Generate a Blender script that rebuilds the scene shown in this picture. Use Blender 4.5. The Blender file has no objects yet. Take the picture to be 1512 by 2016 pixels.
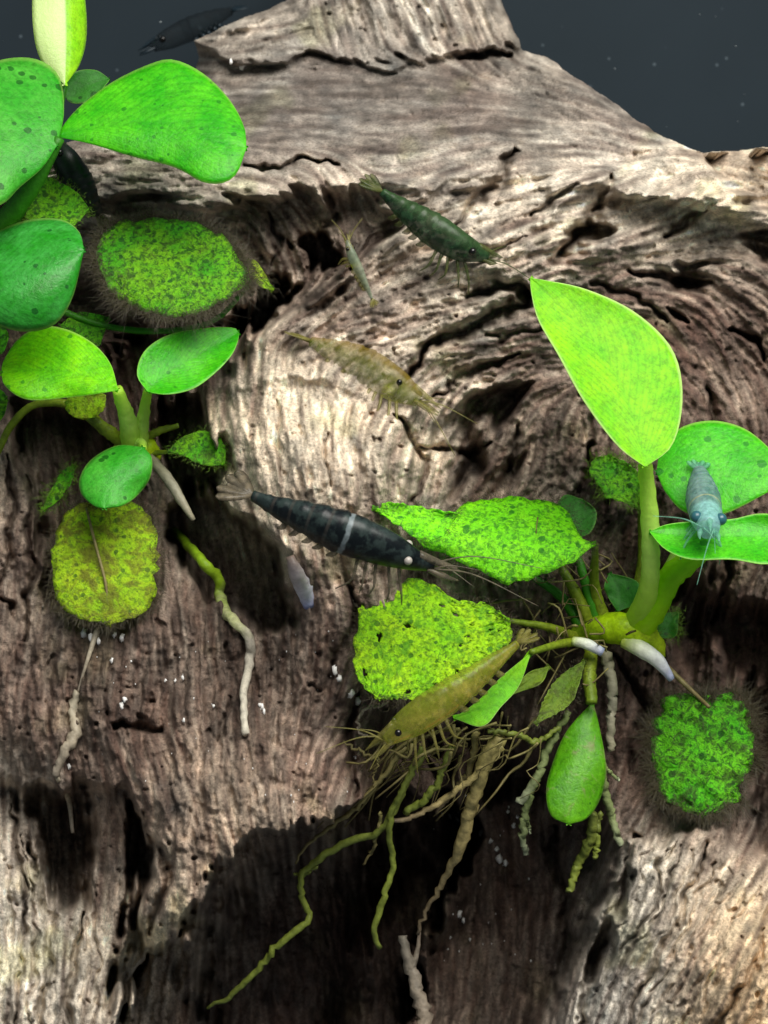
import bpy, math, random
import numpy as np
random.seed(7); RNG = np.random.default_rng(11)
S = bpy.context.scene
COL = S.collection
# ------------------------------------------------------------------ camera, light, exposure (1 unit = 1 cm)
S.unit_settings.system = 'METRIC'; S.unit_settings.scale_length = 0.01
D = 34.0                                   # camera to the front of the wood, cm
cam = bpy.data.cameras.new('camera'); camo = bpy.data.objects.new('camera', cam); COL.objects.link(camo)
camo.location = (0, -D, 0); camo.rotation_euler = (math.radians(90), 0, 0)
cam.sensor_fit = 'VERTICAL'; cam.sensor_height = 36; cam.lens = 36 * D / 10.08
cam.clip_start = 0.5; cam.clip_end = 400
cam.dof.use_dof = True; cam.dof.focus_distance = D - 0.7; cam.dof.aperture_fstop = 1.0
S.camera = camo
W = bpy.data.worlds.new('World'); S.world = W; W.use_nodes = True
W.node_tree.nodes['Background'].inputs[0].default_value = (0.80, 0.92, 1.0, 1)
W.node_tree.nodes['Background'].inputs[1].default_value = 0.17
def area(name, loc, target, sx, sy, power, col):
    l = bpy.data.lights.new(name, 'AREA'); l.shape = 'RECTANGLE'; l.size = sx; l.size_y = sy; l.energy = power; l.color = col
    o = bpy.data.objects.new(name, l); COL.objects.link(o); o.location = loc
    d = np.array(target, float) - np.array(loc, float)
    from mathutils import Vector
    o.rotation_euler = Vector(d).to_track_quat('-Z', 'Y').to_euler(); return o
area('aquarium_lamp', (14, -31, 34), (0, 0.5, -1), 44, 30, 47000, (1.0, 0.965, 0.90))
S.view_settings.view_transform = 'Standard'; S.view_settings.look = 'None'
S.view_settings.exposure = 0; S.view_settings.gamma = 1
S.render.engine = 'CYCLES'; S.cycles.max_bounces = 8; S.cycles.transparent_max_bounces = 16
try: S.cycles.use_denoising = True
except Exception: pass

# ------------------------------------------------------------------ helpers
def P(px, py, y):                          # a point of the place: photo position at its own distance
    s = (D + y) / D
    return np.array([(px - 756) / 200 * s, y, (1008 - py) / 200 * s])
OFF = {}
def link(o, parent=None):
    COL.objects.link(o)
    if parent is not None: o.parent = parent
    return o
def mesh_obj(name, V, F, mat, parent=None, uv=None, smooth=True, base=None):
    V = np.asarray(V, float)
    off = OFF.get(parent.name if parent else None, np.zeros(3)) if base is None else np.asarray(base, float)
    me = bpy.data.meshes.new(name); me.from_pydata((V - off).tolist(), [], F)
    if uv is not None:
        l = me.uv_layers.new(name='UVMap'); vi = np.empty(len(me.loops), int); me.loops.foreach_get('vertex_index', vi)
        l.data.foreach_set('uv', np.asarray(uv, float)[vi].ravel())
    if smooth: me.polygons.foreach_set('use_smooth', [True] * len(me.polygons))
    me.materials.append(mat); me.update()
    o = bpy.data.objects.new(name, me); link(o, parent)
    if base is not None: o.location = base
    OFF[o.name] = off
    return o
def thing(name, loc, label, cat, group=None):
    o = bpy.data.objects.new(name, None); o.empty_display_size = .2; link(o); o.location = loc
    o['label'] = label; o['category'] = cat
    if group: o['group'] = group
    OFF[o.name] = np.asarray(loc, float); return o
def crom(pts, n):                          # smooth curve through points, n samples, even along its length
    p = np.asarray(pts, float)
    if len(p) == 2: return p[0] + (p[1] - p[0]) * np.linspace(0, 1, n)[:, None]
    q = np.vstack([2 * p[0] - p[1], p, 2 * p[-1] - p[-2]]); out = []
    for i in range(1, len(q) - 2):
        t = np.linspace(0, 1, 14, endpoint=False)[:, None]
        a, b, c, d = q[i-1], q[i], q[i+1], q[i+2]
        out.append(.5 * (2*b + (c-a)*t + (2*a-5*b+4*c-d)*t*t + (3*b-a-3*c+d)*t**3))
    out = np.vstack(out + [p[-1:]])
    k = 3 if out.shape[1] >= 3 else 2
    s = np.r_[0, np.cumsum(np.linalg.norm(np.diff(out[:, :k], axis=0), axis=1))]
    u = np.linspace(0, s[-1], n)
    return np.stack([np.interp(u, s, out[:, j]) for j in range(out.shape[1])], 1)
def tube_data(path, rad, ns=8, jit=0.0, seed=0):
    r = np.random.default_rng(seed); path = np.asarray(path, float); n = len(path)
    T = np.gradient(path, axis=0); T /= np.linalg.norm(T, axis=1)[:, None] + 1e-9
    up = np.array([0.13, -1, 0.21]); V = []; F = []
    for i in range(n):
        B = np.cross(T[i], up); B /= np.linalg.norm(B) + 1e-9; N = np.cross(B, T[i])
        for k in range(ns):
            a = 2 * math.pi * k / ns; q = rad[i] * (1 + jit * r.normal())
            V.append(path[i] + (B * math.cos(a) + N * math.sin(a)) * q)
    for i in range(n - 1):
        for k in range(ns):
            F.append((i*ns+k, i*ns+(k+1) % ns, (i+1)*ns+(k+1) % ns, (i+1)*ns+k))
    F.append(tuple(range(ns-1, -1, -1))); F.append(tuple((n-1)*ns+k for k in range(ns)))
    uv = [(i / (n-1), k / ns) for i in range(n) for k in range(ns)]
    return np.array(V), F, np.array(uv)
def hexc(h):
    h = h.lstrip('#'); c = [int(h[i:i+2], 16) / 255 for i in (0, 2, 4)]
    return tuple(x / 12.92 if x <= .04045 else ((x + .055) / 1.055) ** 2.4 for x in c) + (1,)

# ---- node helpers
class NT:
    def __init__(s, name):
        s.m = bpy.data.materials.new(name); s.m.use_nodes = True; s.t = s.m.node_tree; s.t.nodes.clear()
        s.out = s.t.nodes.new('ShaderNodeOutputMaterial')
    def n(s, typ, ins=None, **kw):
        nd = s.t.nodes.new(typ)
        for k, v in kw.items(): setattr(nd, k, v)
        for k, v in (ins or {}).items():
            sock = nd.inputs[k]
            if hasattr(v, 'is_output') or isinstance(v, bpy.types.NodeSocket): s.t.links.new(v, sock)
            else: sock.default_value = v
        return nd
    def noise(s, vec, scale, detail=3, rough=.55, dist=0):
        return s.n('ShaderNodeTexNoise', {'Vector': vec, 'Scale': scale, 'Detail': detail, 'Roughness': rough, 'Distortion': dist}).outputs[0]
    def ramp(s, fac, stops, interp='LINEAR'):
        r = s.n('ShaderNodeValToRGB', {'Fac': fac}); cr = r.color_ramp; cr.interpolation = interp
        while len(cr.elements) > len(stops): cr.elements.remove(cr.elements[-1])
        while len(cr.elements) < len(stops): cr.elements.new(.5)
        for e, (p, c) in zip(cr.elements, stops): e.position = p; e.color = c if len(c) == 4 else tuple(c) + (1,)
        return r.outputs[0]
    def val(s, fac, a, b):                 # smooth 0..1 step between a and b
        return s.n('ShaderNodeMapRange', {'Value': fac, 'From Min': a, 'From Max': b}, interpolation_type='SMOOTHSTEP').outputs[0]
    def mix(s, fac, a, b, mode='MIX'):
        m = s.n('ShaderNodeMix', data_type='RGBA', blend_type=mode)
        for i, v in ((0, fac), (6, a), (7, b)):
            if isinstance(v, bpy.types.NodeSocket): s.t.links.new(v, m.inputs[i])
            else: m.inputs[i].default_value = v
        return m.outputs[2]
    def math(s, op, a, b=0.0):
        m = s.n('ShaderNodeMath', operation=op)
        for i, v in enumerate((a, b)):
            if isinstance(v, bpy.types.NodeSocket): s.t.links.new(v, m.inputs[i])
            else: m.inputs[i].default_value = v
        return m.outputs[0]
    def done(s, shader): s.t.links.new(shader, s.out.inputs[0]); return s.m
G = lambda v: (v, v, v, 1)

# ------------------------------------------------------------------ the driftwood, one carved surface
ST = 2.5
GX = np.arange(-260, 1772 + ST, ST); GY = np.arange(-260, 2276 + ST, ST)
NX, NY = len(GX), len(GY)
PX, PY = np.meshgrid(GX, GY)
_ky = np.fft.fftfreq(NY)[:, None]**2; _kx = np.fft.rfftfreq(NX)[None, :]**2
def up(a):                                  # coarse array -> full raster (bicubic-ish smooth bilinear)
    h, w = a.shape; fy = np.linspace(0, h - 1.001, NY); fx = np.linspace(0, w - 1.001, NX)
    iy = fy.astype(int); ix = fx.astype(int); ty = (fy - iy)[:, None]; tx = (fx - ix)[None, :]
    A = a[iy][:, ix]; B = a[iy][:, ix+1]; C = a[iy+1][:, ix]; E = a[iy+1][:, ix+1]
    a = (A*(1-tx)+B*tx)*(1-ty) + (C*(1-tx)+E*tx)*ty; sg = 14/ST
    return np.fft.irfft2(np.fft.rfft2(a)*np.exp(-2*np.pi**2*sg*sg*(_ky+_kx)), s=(NY, NX))
def vnoise(cell, seed):                     # smooth isotropic noise, cell size in px, about -1..1
    a = np.fft.rfft2(np.random.default_rng(seed).normal(size=(NY, NX))); sg = cell*.40/ST
    a = np.fft.irfft2(a*np.exp(-2*np.pi**2*sg*sg*(_ky+_kx)), s=(NY, NX)); return a/a.std()*.45
def fbm(cell, seed, oct=4, gain=.5):
    out = 0; a = 1.0
    for k in range(oct):
        out = out + a * vnoise(cell / 2**k, seed + 17*k); a *= gain
    return out
def shepard(cps, sigma, cell=12.0, p=2):
    c = np.array(cps, float); h = int(NY*ST/cell)+1; w = int(NX*ST/cell)+1
    x, y = np.meshgrid(np.linspace(GX[0], GX[-1], w), np.linspace(GY[0], GY[-1], h))
    num = np.zeros(x.shape + (c.shape[1]-2,)); den = np.zeros(x.shape)
    for row in c:
        d2 = (x-row[0])**2 + (y-row[1])**2
        wgt = np.exp(-d2/(2*sigma**2)) + 1e-3/(1+d2/sigma**2)**2
        num += wgt[..., None]*row[2:]; den += wgt
    num /= den[..., None]
    return [up(num[..., k]) for k in range(num.shape[-1])]
WX = PX + 15*fbm(85, 1, 3) + 5*fbm(20, 2, 2); WY = PY + 15*fbm(85, 3, 3) + 5*fbm(20, 4, 2)
def sdist(poly, x=None, y=None, pad=200):   # signed distance to polygon, positive inside
    x = WX if x is None else x; y = WY if y is None else y
    poly = np.array(poly, float); d = np.full(x.shape, 1e9, np.float32); ins = np.zeros(x.shape, bool)
    for a, b in zip(poly, np.roll(poly, -1, 0)):
        e = b - a; t = np.clip(((x-a[0])*e[0] + (y-a[1])*e[1]) / (e@e + 1e-9), 0, 1)
        d = np.minimum(d, (x-a[0]-t*e[0])**2 + (y-a[1]-t*e[1])**2)
        c = ((a[1] > y) != (b[1] > y)) & (x < (b[0]-a[0])*(y-a[1])/(b[1]-a[1]+1e-9) + a[0]); ins ^= c
    d = np.sqrt(d); return np.where(ins, d, -d)
def ldist(line, x, y):
    line = np.array(line, float); d = np.full(x.shape, 1e9); tt = np.zeros(x.shape); n = len(line)-1
    for k, (a, b) in enumerate(zip(line[:-1], line[1:])):
        e = b-a; t = np.clip(((x-a[0])*e[0]+(y-a[1])*e[1])/(e@e), 0, 1)
        q = (x-a[0]-t*e[0])**2+(y-a[1]-t*e[1])**2; m = q < d; d = np.where(m, q, d); tt = np.where(m, (k+t)/n, tt)
    return np.sqrt(d), tt
sm = lambda v, a, b: (lambda t: t*t*(3-2*t))(np.clip((v-a)/(b-a), 0, 1))

DEPTH = [(600,-200,6),(800,-200,6),(1000,-100,5.6),(500,40,4.7),(700,40,4.9),(900,40,4.8),(420,90,4.3),
 (500,140,3.8),(700,140,3.8),(900,130,3.7),(1050,140,3.7),(500,250,2.2),(700,250,2.2),(900,250,2.1),(1100,220,2.7),(1200,260,2.4),
 (300,340,.9),(500,350,.7),(700,340,.6),(850,330,.5),(1000,320,.9),(1150,330,1.0),(1300,320,1.4),(150,380,.9),(300,390,.5),(480,380,.3),(0,380,1.),
 (400,500,.6),(600,500,.6),(750,480,.5),(850,480,.4),(1000,430,.3),(1100,420,.25),(1250,420,.3),(1400,420,.4),
 (650,600,.5),(800,600,.1),(950,560,.1),(1050,520,.1),(1200,530,.3),(1350,520,.8),(1480,480,1.0),
 (600,700,.3),(750,690,-.2),(900,640,-.1),(1000,640,.3),(1150,650,.6),(1300,700,.8),(1450,700,.9),
 (470,780,-.3),(600,760,-.2),(700,780,-.3),(600,880,-1.1),(750,880,-.9),(480,900,-.9),(600,960,-1.2),(700,960,-1.1),
 (900,780,.2),(1000,760,.6),(1000,880,.3),(1100,800,.5),(1200,850,.5),(1400,850,.7),
 (900,950,-.1),(1050,950,.1),(1200,1000,.3),(1450,950,.6),(650,1080,-1.0),(750,1100,-.7),(900,1100,-.2),(1100,1100,.1),(1300,1100,.4),(1480,1150,.6),
 (620,1200,-.8),(750,1250,-.5),(900,1250,0),(1100,1250,.3),(1300,1250,.7),(1450,1300,.8),
 (50,700,1.2),(200,700,1.4),(350,700,1.4),(400,780,.9),(50,900,.4),(150,950,.6),(300,950,.7),(400,950,.6),(50,1100,.1),(200,1100,.4),(350,1100,.3),(450,1100,.1),
 (50,1250,0),(150,1300,-.1),(300,1300,-.3),(450,1300,-.4),(600,1350,-.7),(680,1400,-.7),(100,1450,-.4),(300,1450,-.8),(450,1450,-.9),(600,1500,-1.0),
 (350,1600,-1.5),(450,1600,-1.7),(340,1750,-1.9),(540,1610,-1.7),(640,1580,-1.4),(30,1600,.1),(30,1800,-.5),(30,2000,-1.2),(200,1700,.0),(200,1850,-.6),(200,2000,-1.2),(120,2000,-1.0),
 (420,1850,-1.3),(600,1750,-1.2),(600,1900,-1.2),(800,1750,.2),(800,1950,.2),(400,2000,-1.2),(950,1600,1.2),(950,1800,1.2),(1050,1700,.9),(1050,1900,.7),(1000,2050,.5),
 (900,1450,.6),(800,1500,.9),(1150,1500,.5),(1200,1650,.3),(1200,1850,-.1),(1200,2050,-.7),(1300,1500,.5),(1450,1500,.7),
 (1350,1700,-.0),(1350,1900,-.9),(1480,1780,-.6),(1480,1950,-1.6),(1500,1650,.5),(1750,1950,-1.4),(1750,1500,.9),(1750,900,1.2),(1750,500,1.4),(-240,1000,.6),(-240,1800,-.2),(700,2260,1.0),(1400,2260,-1.4),(100,2260,-1.2)]
Y0, = shepard(DEPTH, 75)
# steps: (outline, cm away from the viewer, softness px)
STEPS = [
 ([(-260,412),(180,410),(480,396),(660,380),(745,378),(775,410),(745,470),(640,590),(560,640),(420,660),(-260,660)], .85, 14),
 ([(380,-260),(1045,-260),(1035,100),(1025,116),(900,108),(820,116),(700,126),(560,116),(480,126),(380,112)], -.32, 7),
 ([(745,380),(800,366),(870,352),(1000,352),(1090,378),(1180,385),(1290,392),(1400,408),(1488,424),(1530,470),(1400,510),(1200,490),(1000,462),(850,470),(765,440)], .16, 12),
 ([(1378,302),(1512,280),(1780,250),(1780,440),(1530,440),(1484,412),(1440,372)], 1.6, 8),
 ([(352,1838),(425,1712),(505,1645),(600,1625),(700,1575),(790,1540),(900,1570),(930,1640),(880,1800),(820,1940),(800,2300),(200,2300),(225,2000),(290,1860)], 3.2, 6),
 ([(400,1840),(470,1730),(620,1660),(760,1640),(820,1700),(700,1900),(640,2300),(420,2300),(395,1980)], 2.0, 40),
 ([(62,1560),(165,1548),(190,1625),(172,1775),(110,1795),(70,1670)], 1.5, 20),
 ([(258,1600),(292,1622),(304,1840),(262,1960),(212,2030),(238,1860),(268,1760)], 1.4, 12),
 ([(-262,1540),(150,1545),(240,1548),(292,1612),(302,1850),(262,1960),(200,2030),(190,2300),(-262,2300)], .3, 12),
 ([(900,1440),(1120,1500),(1200,1640),(1150,1850),(1060,2050),(1040,2300),(780,2300),(820,1940),(880,1800),(900,1640)], 1.7, 34),
 ([(1235,1655),(1330,1640),(1420,1625),(1530,1700),(1530,2300),(985,2300),(1062,2050),(1150,1850)], -.6, 14),
 ([(225,640),(480,640),(440,740),(330,790),(262,850),(215,760)], .9, 16),
 ([(1290,1130),(1400,1120),(1400,1300),(1330,1320)], .7, 22),
 ([(860,1300),(1090,1280),(1060,1560),(980,1580),(880,1480)], .5, 26),
 ([(405,950),(470,1005),(535,1060),(545,1110),(575,1185),(590,1235),(520,1245),(440,1190),(350,1090),(335,1000)], 1.5, 14),
 ([(396,800),(422,850),(442,930),(420,965),(330,930),(305,850),(335,790)], 1.8, 12),
 ([(568,478),(650,484),(640,500),(705,520),(690,540),(600,520)], 1.1, 7),
 ([(515,556),(558,560),(550,600),(520,645),(480,655),(470,620)], 2.0, 8),
 ([(880,840),(945,765),(1010,758),(1000,820),(935,850),(925,940),(885,965),(862,900)], .75, 16),
 ([(30,800),(180,800),(260,900),(200,1060),(110,1200),(90,1100),(60,960)], 1.1, 20),
 ([(1340,520),(1385,515),(1390,550),(1350,555)], .5, 10),
 ([(1380,1180),(1530,1200),(1530,1340),(1420,1330)], 1.0, 25),
 ([(1470,1350),(1530,1340),(1530,1640),(1480,1620)], 1.0, 25),
 ([(1105,515),(1120,470),(1160,450),(1178,470),(1140,505)], .8, 9),
 ([(920,985),(1010,900),(1020,960),(960,1010)], .4, 18),
 ([(1165,1870),(1200,1820),(1205,1880),(1170,1930)], .7, 8),
 ([(1480,462),(1530,440),(1530,520),(1500,500)], .7, 12),
 ([(640,1010),(560,1040),(600,1090),(690,1120),(740,1120)], .12, 18),
]
# cracks and ridges: (line, width px, depth cm)
CRACKS = [
 ([(870,432),(920,395),(965,360),(1012,305)], 9, .45), ([(1080,525),(1130,480),(1160,440),(1215,350)], 12, .6), ([(1310,480),(1350,440),(1390,410)], 6, .4),
 ([(808,722),(850,684),(900,652),(960,622),(1050,578)], 10, .7), ([(915,592),(980,570),(1045,576)], 10, .6), ([(1240,535),(1330,548),(1395,560)], 8, .4),
 ([(1318,612),(1372,652)], 6, .4), ([(1452,645),(1505,705)], 6, .4), ([(480,332),(560,325),(660,332)], 5, .35), ([(1000,118),(960,112),(900,116)], 7, .5),
 ([(900,520),(960,500),(1040,470)], 5, .15), ([(950,660),(1020,640),(1100,640)], 5, .2), ([(860,770),(930,720),(1010,690)], 6, .3),
 ([(1170,420),(1230,390),(1300,380)], 6, .3), ([(1050,430),(1090,400),(1140,370)], 6, .3), ([(1080,1640),(1120,1780),(1090,1960)], 9, .4), ([(1255,1640),(1180,1850),(1150,2050)], 8, .4),
 ([(1395,1660),(1300,1850),(1230,2060)], 6, .2), ([(1330,1640),(1240,1830)], 4, .12), ([(1512,1830),(1400,2050)], 7, .25), ([(60,1660),(90,1820),(60,2060)], 6, .25), ([(150,1800),(120,1920),(130,2060)], 7, .3),
 ([(30,1580),(45,1800),(20,2050)], 4, .2), ([(1160,880),(1120,1000),(1060,1090)], 8, .3), ([(1020,830),(1000,930)], 7, .3), ([(45,860),(60,1050),(40,1260)], 7, .35), ([(20,900),(15,1200)], 5, .25),
 ([(640,1330),(700,1230),(690,1130)], 8, .25), ([(850,1500),(900,1620),(880,1760)], 8, .3),
 ([(1400,1000),(1440,1120),(1410,1220)], 8, .35), ([(1150,560),(1250,590),(1320,640)], 6, .25), ([(1200,1300),(1280,1400),(1260,1520)], 10, .3), ([(520,420),(540,470),(520,520)], 6, .25), ([(660,410),(640,450)], 6, .25),
 ([(310,1830),(330,1720),(300,1610)], 7, .3), ([(650,860),(640,960)], 5, .15), ([(550,800),(545,930)], 5, .12), ([(780,820),(830,900),(800,980)], 8, .3), ([(830,880),(900,900),(960,880)], 7, .3),
 ([(1290,760),(1330,860)], 7, .2), ([(1390,770),(1420,880)], 8, .25), ([(980,1380),(1020,1450),(1000,1560)], 10, .3), ([(700,1560),(690,1440),(720,1330)], 8, .3), ([(450,1380),(430,1480)], 6, .15), ([(240,1430),(320,1430)], 6, .3)]
for k in range(11): CRACKS.append(([(1262+24*k, 1640+9*k), (1180+26*k+RNG.uniform(-12, 12), 1840+RNG.uniform(-20, 20)), (1060+30*k, 2080)], RNG.uniform(3, 5), RNG.uniform(.05, .13)))
for k in range(6): CRACKS.append(([(14+34*k, 1640+RNG.uniform(0, 60)), (20+34*k+RNG.uniform(-10, 10), 1850), (4+34*k, 2080)], RNG.uniform(3, 5), RNG.uniform(.06, .14)))
RIDGES = [([(160,398),(300,392),(480,384),(700,366),(860,350),(980,345)], 12, .16), ([(1090,380),(1180,360),(1290,375),(1400,400),(1484,414)], 17, .55), ([(430,770),(520,752),(620,748),(700,760)], 18, .15),
 ([(390,78),(470,50),(560,10)], 12, .35), ([(1060,440),(1120,400),(1160,360)], 10, .22), ([(1120,530),(1200,480),(1300,440)], 14, .25), ([(1040,120),(1160,175),(1290,265),(1400,330)], 12, .12), ([(470,1000),(560,1040),(620,1130)], 22, .25),
 ([(440,130),(500,105),(560,120)], 10, .2), ([(960,150),(1040,140),(1120,170)], 6, .1), ([(880,640),(960,600),(1060,560)], 10, .18), ([(850,560),(940,530),(1040,500)], 12, .18), ([(430,385),(440,330)], 5, .05), ([(600,318),(720,345),(850,320)], 8, .08)]
# grain direction field, then noise smeared along it
DIR = [(500,30,1,-.3),(700,20,.2,1),(950,40,.35,1),(500,200,1,.05),(800,200,1,-.04),(1050,200,1,.15),(1200,280,1,.55),(500,340,1,0),(900,330,1,-.2),(300,370,1,-.03),(560,450,.3,1),(680,450,.4,1),(650,580,.9,-.5),
 (800,520,1,-.35),(950,520,1,-.4),(850,640,1,-.6),(1000,600,1,-.35),(1100,460,1,-.7),(1200,430,.9,-.8),(1350,420,1,-.5),(1250,540,1,.05),(1400,600,.8,.6),(1300,700,.4,1),(1450,750,.3,1),(1100,700,1,-.1),
 (1000,720,1,-.2),(750,700,1,-.6),(520,820,.15,1),(600,880,.05,1),(700,900,-.05,1),(800,860,-.4,1),(950,850,.5,-1),(1100,900,.45,-1),(1250,900,.35,-1),(600,1050,.35,1),(700,1180,.15,1),(500,1300,.1,1),(300,1300,-.1,1),
 (100,1000,.08,1),(50,1200,.05,1),(300,1500,.2,1),(500,1500,.1,1),(350,1700,0,1),(30,1800,.1,1),(200,1800,-.2,1),(150,2000,-.2,1),(700,1800,.1,1),(1000,1700,.1,1),(1050,1950,-.15,1),(1250,1750,.5,-1),(1350,1900,.6,-1),(1480,1850,.5,-1),
 (1200,1300,.2,-1),(1450,1350,.2,-1),(900,1300,.1,1),(700,1450,.3,-1),(1450,360,1,.2)]
dd = np.array(DIR, float); th = 2*np.arctan2(dd[:, 3], dd[:, 2])
c2, s2 = shepard(np.c_[dd[:, :2], np.cos(th), np.sin(th)], 90)
wob_, = shepard([(800,600,1),(1100,500,1),(1300,650,1),(1000,850,1),(700,200,.3),(1100,220,.4),(600,880,.45),(300,1300,.5),(450,1500,.6),(100,1000,.35),(80,1850,.25),(600,1850,.4),(1000,1800,.3),(1250,1800,.15),(1450,1880,.25),(1300,1350,.5)], 110)
ang = .5*np.arctan2(s2, c2) + wob_*(.28*fbm(130, 30, 2) + .16*fbm(45, 33, 2)); VX = np.cos(ang).astype(np.float32); VY = np.sin(ang).astype(np.float32)
rs = np.random.default_rng(5)
def white(k, seed):
    a = np.random.default_rng(seed).normal(size=(NY, NX)).astype(np.float32)
    for _ in range(k): a = (a + np.roll(a, 1, 0) + np.roll(a, -1, 0) + np.roll(a, 1, 1) + np.roll(a, -1, 1))/5
    return a/a.std()
N1 = white(2, 1); N2 = white(8, 2); N3 = (vnoise(26, 9) + .5*vnoise(14, 10)).astype(np.float32); N3 /= N3.std(); N4 = white(3, 44)
acc = [np.zeros((NY, NX), np.float32) for _ in range(4)]; wsum = [0, 0, 0, 0]
LEN = (9, 22, 40, 32)
for sgn in (1, -1):
    ix, iy = np.meshgrid(np.arange(NX, dtype=np.float32), np.arange(NY, dtype=np.float32))
    pvx, pvy = VX*sgn, VY*sgn
    for k in range(40):
        cx_ = np.clip(ix, 0, NX-1.01); cy_ = np.clip(iy, 0, NY-1.01); xi = cx_.astype(np.int32); yi = cy_.astype(np.int32); tx = cx_-xi; ty = cy_-yi; idx = yi*NX + xi
        w00 = (1-tx)*(1-ty); w10 = tx*(1-ty); w01 = (1-tx)*ty; w11 = tx*ty
        for j, nz in enumerate((N1, N2, N3, N4)):
            if k < LEN[j]:
                z = nz.ravel(); acc[j] += (z[idx]*w00 + z[idx+1]*w10 + z[idx+NX]*w01 + z[idx+NX+1]*w11)*np.float32(.5+.5*math.cos(math.pi*(k+.5)/LEN[j]))
        vx = VX.ravel()[idx]; vy = VY.ravel()[idx]; f = np.where(vx*pvx+vy*pvy < 0, -1, 1); vx = vx*f; vy = vy*f
        ix += vx; iy += vy; pvx, pvy = vx, vy
g1, g2, g3, g4 = [a/a.std() for a in acc]
Y = Y0.copy()
for poly, dy, soft in STEPS: Y += dy * sm(sdist(poly) + 4.5*g2 + 8*g3, -soft, soft*1.3)
for line, w, dy in CRACKS:
    d, t = ldist(line, WX, WY); ww = w*(.45 + .75*np.sin(np.pi*np.clip(t, .03, .97))); Y += dy*np.exp(-(d/ww)**2)
for line, w, dy in RIDGES:
    d, t = ldist(line, WX, WY); Y -= dy*np.exp(-(d/w)**2)*(.3+.7*np.sin(np.pi*np.clip(t, .02, .98)))
softm, = shepard([(700,200,.25),(500,250,.25),(900,230,.3),(1100,250,.5),(1000,500,1.),(800,600,1.1),(600,880,.6),(500,850,.6),(700,960,.8),(1300,700,.6),(1450,600,.6),(1150,620,.6),(400,1500,1.),(80,1850,.7),(200,1850,.7),(700,1850,.6),(1050,1800,.6),(1250,1800,.6),(1200,1950,.6),(1330,1750,.6),(1480,1850,.9),(500,450,1.3),(1100,1000,.9),(300,1000,.7),(700,60,1.2),(950,60,1.3)], 110)
iso = fbm(14, 60, 2, .6)
Y += softm*(.024*g1 + .034*g2 + .045*g3 + .013*iso) + softm*.075*fbm(120, 50, 2, .5) + .10*fbm(260, 55, 2)
gran = .62*vnoise(8.5, 171) + .5*vnoise(14, 172) + .30*g2; gran *= .3+.7*np.clip(wob_*1.3, 0, 1); Y -= (.35+.65*softm)*.030*gran
pit = vnoise(16, 71)*vnoise(11, 72); Y += softm*.09*sm(pit, .45, .8)
SIL = [(-262,330),(130,285),(250,235),(375,180),(392,112),(381,80),(440,52),(560,4),(600,-40),(640,-230),(880,-230),(960,-60),(985,0),(1008,55),(1030,98),(1075,112),(1110,135),(1160,170),(1215,205),(1290,262),(1340,285),(1385,300),(1450,296),(1512,290),(1600,270),(1774,280),(1774,2280),(-262,2280)]
SX = PX + 2.5*fbm(30, 90, 3); SY = PY + 2.5*fbm(30, 91, 3)
sd = sdist(SIL, SX, SY)
edge = np.clip(1 - sd/46, 0, 1); frame = (PY > 1400)
Y += np.where(frame, 0, 1.1*(1 - np.sqrt(np.clip(1 - edge**2, 0, 1))))
def wood_y(px, py):
    fx = np.clip((px-GX[0])/ST, 0, NX-1.01); fy = np.clip((py-GY[0])/ST, 0, NY-1.01); i = int(fx); j = int(fy)
    return float(Y[j:j+2, i:i+2].mean())
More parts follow.
